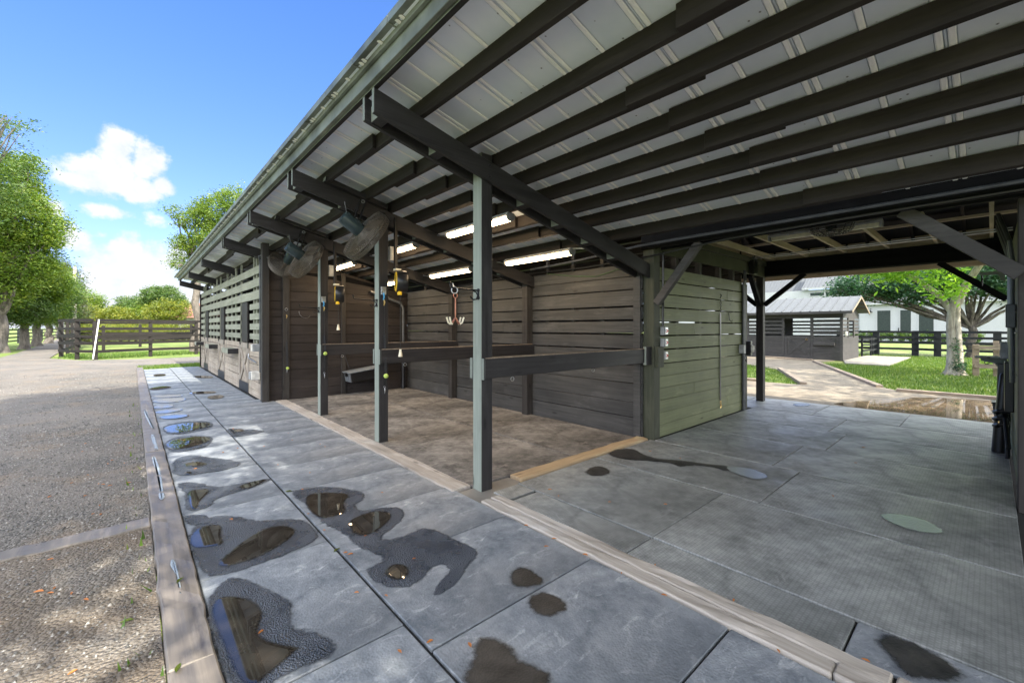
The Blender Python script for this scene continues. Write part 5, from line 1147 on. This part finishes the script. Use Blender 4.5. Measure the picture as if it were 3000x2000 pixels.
# neighbour house
t = thing('house', (9.5, 75, 0), 'distant white house with a red brown roof beside the barn corner', 'house')
MB().box(4.5, 20, 72, 84, 0, 3.0).build('wall', 'wall_white', t); m = MB(); m.hexa([(3.6, 71, 2.95), (21, 71, 2.95), (21, 85, 2.95), (3.6, 85, 2.95), (6.5, 77, 5.2), (19, 77, 5.2), (19, 79, 5.2), (6.5, 79, 5.2)]); m.build('roof', 'asphaltroof', t)
m = MB()
for x in (6, 9): m.box(x, x+1.1, 71.93, 71.99, 1.0, 2.2)
m.build('window', 'glass', t)

# grey shed across the path (its own slatted stall)
t = thing('slatted_shed', (28, 8, 0), 'grey slatted horse shed with a pale metal roof beyond the aisle', 'shed')
KX, KY = 26.22, 4.88; ke = [-.05, .2, .4, .6, .8, 1.0, 1.17]
m = MB(); wall_boards(m, 'y', KX, KY, 6.17, ke, gap=.004); wall_boards(m, 'y', KX, 7.42, 14, ke, gap=.004)
for a, b in ((KY+.1, 6.17), (7.42, 9.2), (9.3, 11.4)):
    for z in (1.27, 1.475, 1.68, 1.885): m.box(KX, KX+.03, a, b, z, z+.135)
m.box(KX-.005, KX+.03, KY, 14, 2.09, 2.33); w_ = m.build('front_wall', 'kennel', t)
for y in (KY, 6.12, 7.42, 9.2, 11.4, 13.9): MB().box(KX-.02, KX+.09, y, y+.12, -.05, 2.10).build('post', 'kennel', t)
m = MB(); wall_boards(m, 'x', KY, KX+.04, 29.95, ke, gap=.004)
for z in (1.27, 1.475, 1.68, 1.885):
    m.box(KX+.09, 27.25, KY, KY+.03, z, z+.135); m.box(28.75, 29.95, KY, KY+.03, z, z+.135)
m.box(KX, 29.95, KY-.004, KY+.03, 2.09, 2.33); m.extr([(KX, 2.33), (29.95, 2.33), (28.1, 3.10)], KY, KY+.03, 'xz'); m.build('side_wall', 'kennel', t)
m = MB(); m.box(27.25, 27.42, KY-.03, KY+.03, 1.1, 2.12); m.box(28.58, 28.75, KY-.03, KY+.03, 1.1, 2.12); m.box(27.25, 28.75, KY-.031, KY+.03, 1.98, 2.14); m.build('window', 'kennel', t)
m = MB()
for z in (1.32, 1.52, 1.72, 1.92): m.box(29.9, 29.93, KY, 14, z, z+.10)
wall_boards(m, 'y', 29.9, KY, 14, ke, gap=.004); m.build('rear_wall', 'kennel', t)
MB().box(KX+1.6, KX+1.63, 7.45, 9.25, 0, 2.3).build('inner_wall', 'kennel', t)
d = MB(); d.box(KX+.01, KX+.045, 6.25, 7.41, -.02, 1.17); d = d.build('stall_door', 'kennel', t)
m = MB(); m.box(KX-.02, KX+.008, 6.25, 6.38, 0, 1.17); m.box(KX-.02, KX+.008, 7.28, 7.41, 0, 1.17); m.box(KX-.018, KX+.008, 6.381, 7.279, 1.03, 1.17); m.box(KX-.018, KX+.008, 6.381, 7.279, 0, .14)
m.bar((KX-.006, 6.4, .16), (KX-.006, 7.26, 1.02), .10, .02, (1, 0, 0)); m.bar((KX-.008, 7.26, .16), (KX-.008, 6.4, 1.02), .10, .02, (1, 0, 0)); m.build('door_frame', 'kennel', d); MB().ring((KX-.04, 6.4, 1.0), (1, 0, 0), .04, .01, 12, 5).build('handle', 'brass', d)
MB().box(KX-.16, KX-.002, 5.2, 6.08, .72, .86).build('feed_shelf', 'kennel', t)
def ribbed(m, p, q, y0, y1, step, h=.03, w=.03, th=.03):
    p, q = Vector((p[0], 0, p[1])), Vector((q[0], 0, q[1])); d = (q-p).normalized(); nrm = Vector((-d.z, 0, d.x));  nrm = nrm if nrm.z > 0 else -nrm
    def sl(a0, a1, o0, o1):
        m.hexa([tuple(p+nrm*o0+Vector((0, a0, 0))), tuple(q+nrm*o0+Vector((0, a0, 0))), tuple(q+nrm*o0+Vector((0, a1, 0))), tuple(p+nrm*o0+Vector((0, a1, 0))), tuple(p+nrm*o1+Vector((0, a0, 0))), tuple(q+nrm*o1+Vector((0, a0, 0))), tuple(q+nrm*o1+Vector((0, a1, 0))), tuple(p+nrm*o1+Vector((0, a1, 0)))])
    sl(y0, y1, 0, th); y = y0+.02
    while y < y1-w: sl(y, y+w, th+.0005, th+h); y += step
m = MB(); ribbed(m, (25.85, 2.40), (28.1, 3.22), 4.45, 14.5, .42); ribbed(m, (30.35, 2.40), (28.1, 3.22), 4.45, 14.5, .42); m.build('roof', 'roof_white', t)
m = MB(); m.box(25.78, 25.85, 4.45, 14.5, 2.30, 2.42); m.build('gutter', 'kennel', t)
m = MB()
for k in range(4): a = k/4; m.bar((28.1+2.0*a, 4.47, 3.19-.73*a), (28.1+2.0*a, 5.2, 3.19-.73*a), .04, .06)
m.bar((28.12, 4.46, 3.18), (30.3, 4.46, 2.37), .03, .10, (0, 0, 1)); m.bar((28.08, 4.46, 3.18), (25.9, 4.46, 2.37), .03, .10, (0, 0, 1)); m.build('rake_board', 'brownfence', t)
t2 = thing('outlet_box', (26.6, KY-.1, 1.3), 'white outlet box on the end wall of the grey shed', 'electrical box'); MB().box(26.4, 26.6, KY-.12, KY-.035, 1.2, 1.42).build('case', 'whiteplastic', t2, bevel=.01); MB().box(26.42, 26.58, KY-.13, KY-.121, 1.22, 1.40).build('cover', 'greyplastic', t2)

# white house
t = thing('house', (78, 10, 0), 'white farmhouse with a pale metal roof behind the yard', 'house')
HX = 70
m = MB(); m.box(HX, 86, -12, 11.3, 0, 4.7)
for k in range(18): m.box(HX-.012, HX-.001, -12, 3.3, .25*k+.2, .25*k+.215)
m.build('wall', 'wall_white', t)
m = MB(); m.box(HX+1.5, 82, 10.9, 40, 0, 6.9); m.build('wall', 'wall_white', t)
m = MB(); ribbed(m, (HX-.5, 4.65), (HX+8, 9.5), -13, 11.0, .45, .04, .05, .05); ribbed(m, (HX+16.5, 4.65), (HX+8, 9.5), -13, 11.0, .45, .04, .05, .05); m.build('roof', 'roof_white', t)
m = MB(); ribbed(m, (HX+.9, 7.15), (HX+6, 10.2), 10.4, 17.9, .45, .04, .05, .05); ribbed(m, (HX+1.8, 5.2), (HX+10, 11.5), 17.9, 40, .45, .04, .05, .05); m.build('roof', 'roof_white', t)
m = MB(); m.box(HX+.85, HX+.95, 10.4, 17.9, 6.95, 7.2); m.box(HX-.55, HX-.45, -13, 11, 4.5, 4.7); m.build('gutter', 'wall_white', t)
for a, b in ((11.65, 13.35), (13.55, 15.2), (15.4, 17.0)):
    w_ = MB(); w_.box(HX+1.44, HX+1.49, a-.1, b+.1, 5.98, 6.6); w_ = w_.build('window', 'wall_white', t); MB().box(HX+1.42, HX+1.438, a, b, 6.08, 6.5).build('pane', 'glass', w_)
def house_opening(y0, y1, z0, z1, nm='window'):
    w_ = MB(); w_.box(HX-.06, HX-.005, y0-.15, y1+.15, z0-.05, z1+.15); w_ = w_.build(nm, 'wall_white', t); MB().box(HX-.08, HX-.062, y0, y1, z0, z1).build('pane', 'glass', w_)
for a, b in ((8.3, 9.55), (6.45, 7.4), (4.5, 5.75)): house_opening(a, b, .6, 3.75, 'door' if a == 6.45 else 'window')
MB().box(HX-.14, HX-.082, 7.5, 7.6, 1.0, 1.6).build('handle', 'blackiron', t)
t = thing('wall_lamp', (69.8, 10.2, 3.6), 'black barn style lamp on the white house wall', 'lamp')
MB().lathe([(.05, .25), (.08, .15), (.26, 0), (.27, -.02)], (69.6, 10.15, 3.55), (0, 0, 1), 14).build('lamp_shade', 'blackiron', t); MB().tube([(69.99, 10.15, 3.95), (69.7, 10.15, 4.05), (69.6, 10.15, 3.8)], .03, 6).build('arm', 'blackiron', t)
# lawn edging timbers beside the path
def edging(a, b, label):
    m = MB(); m.bar((*a, .0), (*b, .0), .16, .10); single(m, 'lawn_edging', 'brownfence', label, 'edging timber', 'timbers edging the lawn', bevel=.01)
edging((24.3, 5.62), (15.2, 2.03), 'long pale timber edging the right lawn along the path'); edging((14.62, 1.62), (14.62, -3), 'pale timber edging the right lawn in front of the aisle'); edging((18.9, 5.5), (14.35, 3.58), 'pale timber edging the small left lawn triangle'); edging((14.25, 4.7), (14.1, 9), 'timber edging the front of the small left lawn')
edging((26.05, 8.6), (25.2, 5.9), 'timber edging in front of the grey shed')

# ================================================================= SMALL GROUND STUFF
def stones(n, xr, yr, smin, smax, zz=-.02):
    x = RNG.uniform(*xr, n); y = yr[0]+(yr[1]-yr[0])*RNG.uniform(0, 1, n)**1.6; s = smin+(smax-smin)*RNG.uniform(0, 1, n)**3
    b = np.array([(1,0,0),(0,1,0),(-1,0,0),(0,-1,0),(0,0,.75),(0,0,-.4)])
    a = RNG.uniform(0, 6.28, n); ca, sa = np.cos(a), np.sin(a); V = np.repeat(b[None], n, 0)*RNG.uniform(.55, 1.25, (n, 6, 1))
    X = V[..., 0]*ca[:, None]-V[..., 1]*sa[:, None]*.8; Y = V[..., 0]*sa[:, None]+V[..., 1]*ca[:, None]*.8; V = np.stack([X, Y, V[..., 2]], -1)*s[:, None, None]
    V = V+np.stack([x, y, zz+s*.15], -1)[:, None]
    f = np.array([(0,1,4),(1,2,4),(2,3,4),(3,0,4),(1,0,5),(2,1,5),(3,2,5),(0,3,5)]); nf = np.concatenate([f+6*i for i in range(n)]) if n < 1 else (f[None]+6*np.arange(n)[:, None, None]).reshape(-1, 3)
    me = bpy.data.meshes.new('gravel_stones'); P = V.reshape(-1, 3).astype(np.float32); me.vertices.add(len(P)); me.vertices.foreach_set('co', P.ravel())
    me.loops.add(nf.size); me.polygons.add(len(nf)); me.loops.foreach_set('vertex_index', nf.ravel().astype(np.int32)); me.polygons.foreach_set('loop_start', np.arange(0, nf.size, 3, dtype=np.int32)); me.update(calc_edges=True); me.validate()
    o = bpy.data.objects.new('gravel_stones', me); COL.objects.link(o); me.materials.append(M['pebble']); tag(o, kind='stuff'); return o
stones(26000, (-2.3, .112), (1.3, 10), .005, .016)
stones(6000, (-3.4, .112), (9, 22), .008, .02)
def blades(n, poly_fn, hmin, hmax, xr, yr, z0=-.06, name='grass'):
    x = RNG.uniform(*xr, n); y = RNG.uniform(*yr, n); k = poly_fn(x, y); x, y = x[k], y[k]; n = len(x); h = RNG.uniform(hmin, hmax, n); a = RNG.uniform(0, 6.28, n); w = h*.16; l = RNG.normal(0, .4, n)*h
    z = np.full(n, z0); V = np.stack([np.stack([x-np.cos(a)*w, y-np.sin(a)*w, z], -1), np.stack([x+np.cos(a)*w, y+np.sin(a)*w, z], -1), np.stack([x+l*np.sin(a), y-l*np.cos(a), z+h], -1)], 1)
    o = fast_mesh(name, V, 'blade_grass', None, 3); tag(o, kind='stuff'); return o
def lawn_right(x, y): return (((x < 24.3) & (y < 1.98+(x-15.2)*.395) & (x > 15.2)) | ((x > 14.72) & (x <= 15.2) & (y < 1.4)) | ((x >= 24.3) & (y < 2.9)) | (x > 32)) & ~((x > 24) & (x < 32) & (y > 2.9))
blades(90000, lawn_right, .035, .09, (14.7, 34), (-3.5, 5.4))
blades(14000, lambda x, y: (y > 3.7+(x-14.35)*.42) & (y < 9) & (x > 14.3) & (y > 5.2+(x-18.9)*1.05), .03, .08, (14.3, 20.5), (3.6, 8))
blades(9000, lambda x, y: (y < 24.2+.1*x) & (x > .15) & (y > 22.5), .04, .10, (.15, 5), (22.4, 24.6))
blades(16000, lambda x, y: (y > 31.2+.48*(x+1.4)) & (y > 31.2-1.2*(x+1.4)), .05, .14, (-3, 8), (30, 38))
blades(160, lambda x, y: (RNG.uniform(0, 1, len(x)) < .4), .03, .09, (-.05, .11), (1, 12), -.03)
# fallen leaves
def fallen(x, y, z, a, s, mat):
    mb = MB(); c, sn = math.cos(a), math.sin(a); pts = [(-1, 0, 0), (-.4, .36, .22), (.4, .30, .14), (1, 0, .05), (.4, -.30, .2), (-.4, -.36, .28)]
    mb.v = [((u*c-v*sn)*s, (u*sn+v*c)*s, w*s+.002) for u, v, w in pts]+[((u*c-v*sn)*s, (u*sn+v*c)*s, w*s-.0005) for u, v, w in pts]
    mb.f = [(0, 1, 2, 3), (0, 3, 4, 5), (9, 8, 7, 6), (11, 10, 9, 6)]+[(i, i+6, (i+1) % 6+6, (i+1) % 6) for i in range(6)]
    o = mb.build('fallen_leaf', mat); o.location = (x, y, z); return o
SP = [(1.13, y) for y in (1.9, 2.4, 3.05, 3.5, 3.9)]+[(2.40-random.uniform(0, .03), y) for y in (.7, 1.3, 1.6, 1.9, 2.2, 2.5)]+[(2.62, y) for y in (.4, 1.0, 1.5)]+[(random.uniform(.35, 2.3), random.uniform(1.6, 8)) for _ in range(24)]+[(random.uniform(3, 8), random.uniform(.3, 3)) for _ in range(9)]
for x, y in SP:
    tag(fallen(x, y, .012 if 2.39 < x < 2.63 else .006, random.uniform(0, 6.3), random.uniform(.010, .02), 'dryleaf'), 'small curled orange brown leaf lying on the rubber mats', 'fallen leaf', 'fallen leaves on the mats')
for _ in range(34):
    x = -.02-abs(random.gauss(0, .45)); y = random.uniform(1.5, 9)
    tag(fallen(x, y, -.012, random.uniform(0, 6.3), random.uniform(.012, .026), 'dryleaf'), 'small orange brown leaf lying on the gravel', 'fallen leaf', 'fallen leaves on the gravel')
for (px, py), lab in (((522, 1958), 'yellow leaf lying on the kerb timber in the foreground'), ((528, 1700), 'yellow green leaf on the wet kerb timber further along'), ((372, 1812), 'yellow tipped leaf on the gravel in the foreground'), ((845, 1440), 'pale yellow leaf at a mat seam beside a puddle'), ((987, 1612), 'green leaf lying in the mat seam')):
    x, y = gnd(px, py, .03 if px < 540 and px > 500 else 0); tag(fallen(x, y, .034 if 500 < px < 540 else (.004 if px > 600 else -.012), random.uniform(0, 3), .03, 'leaf_yellow'), lab, 'fallen leaf')
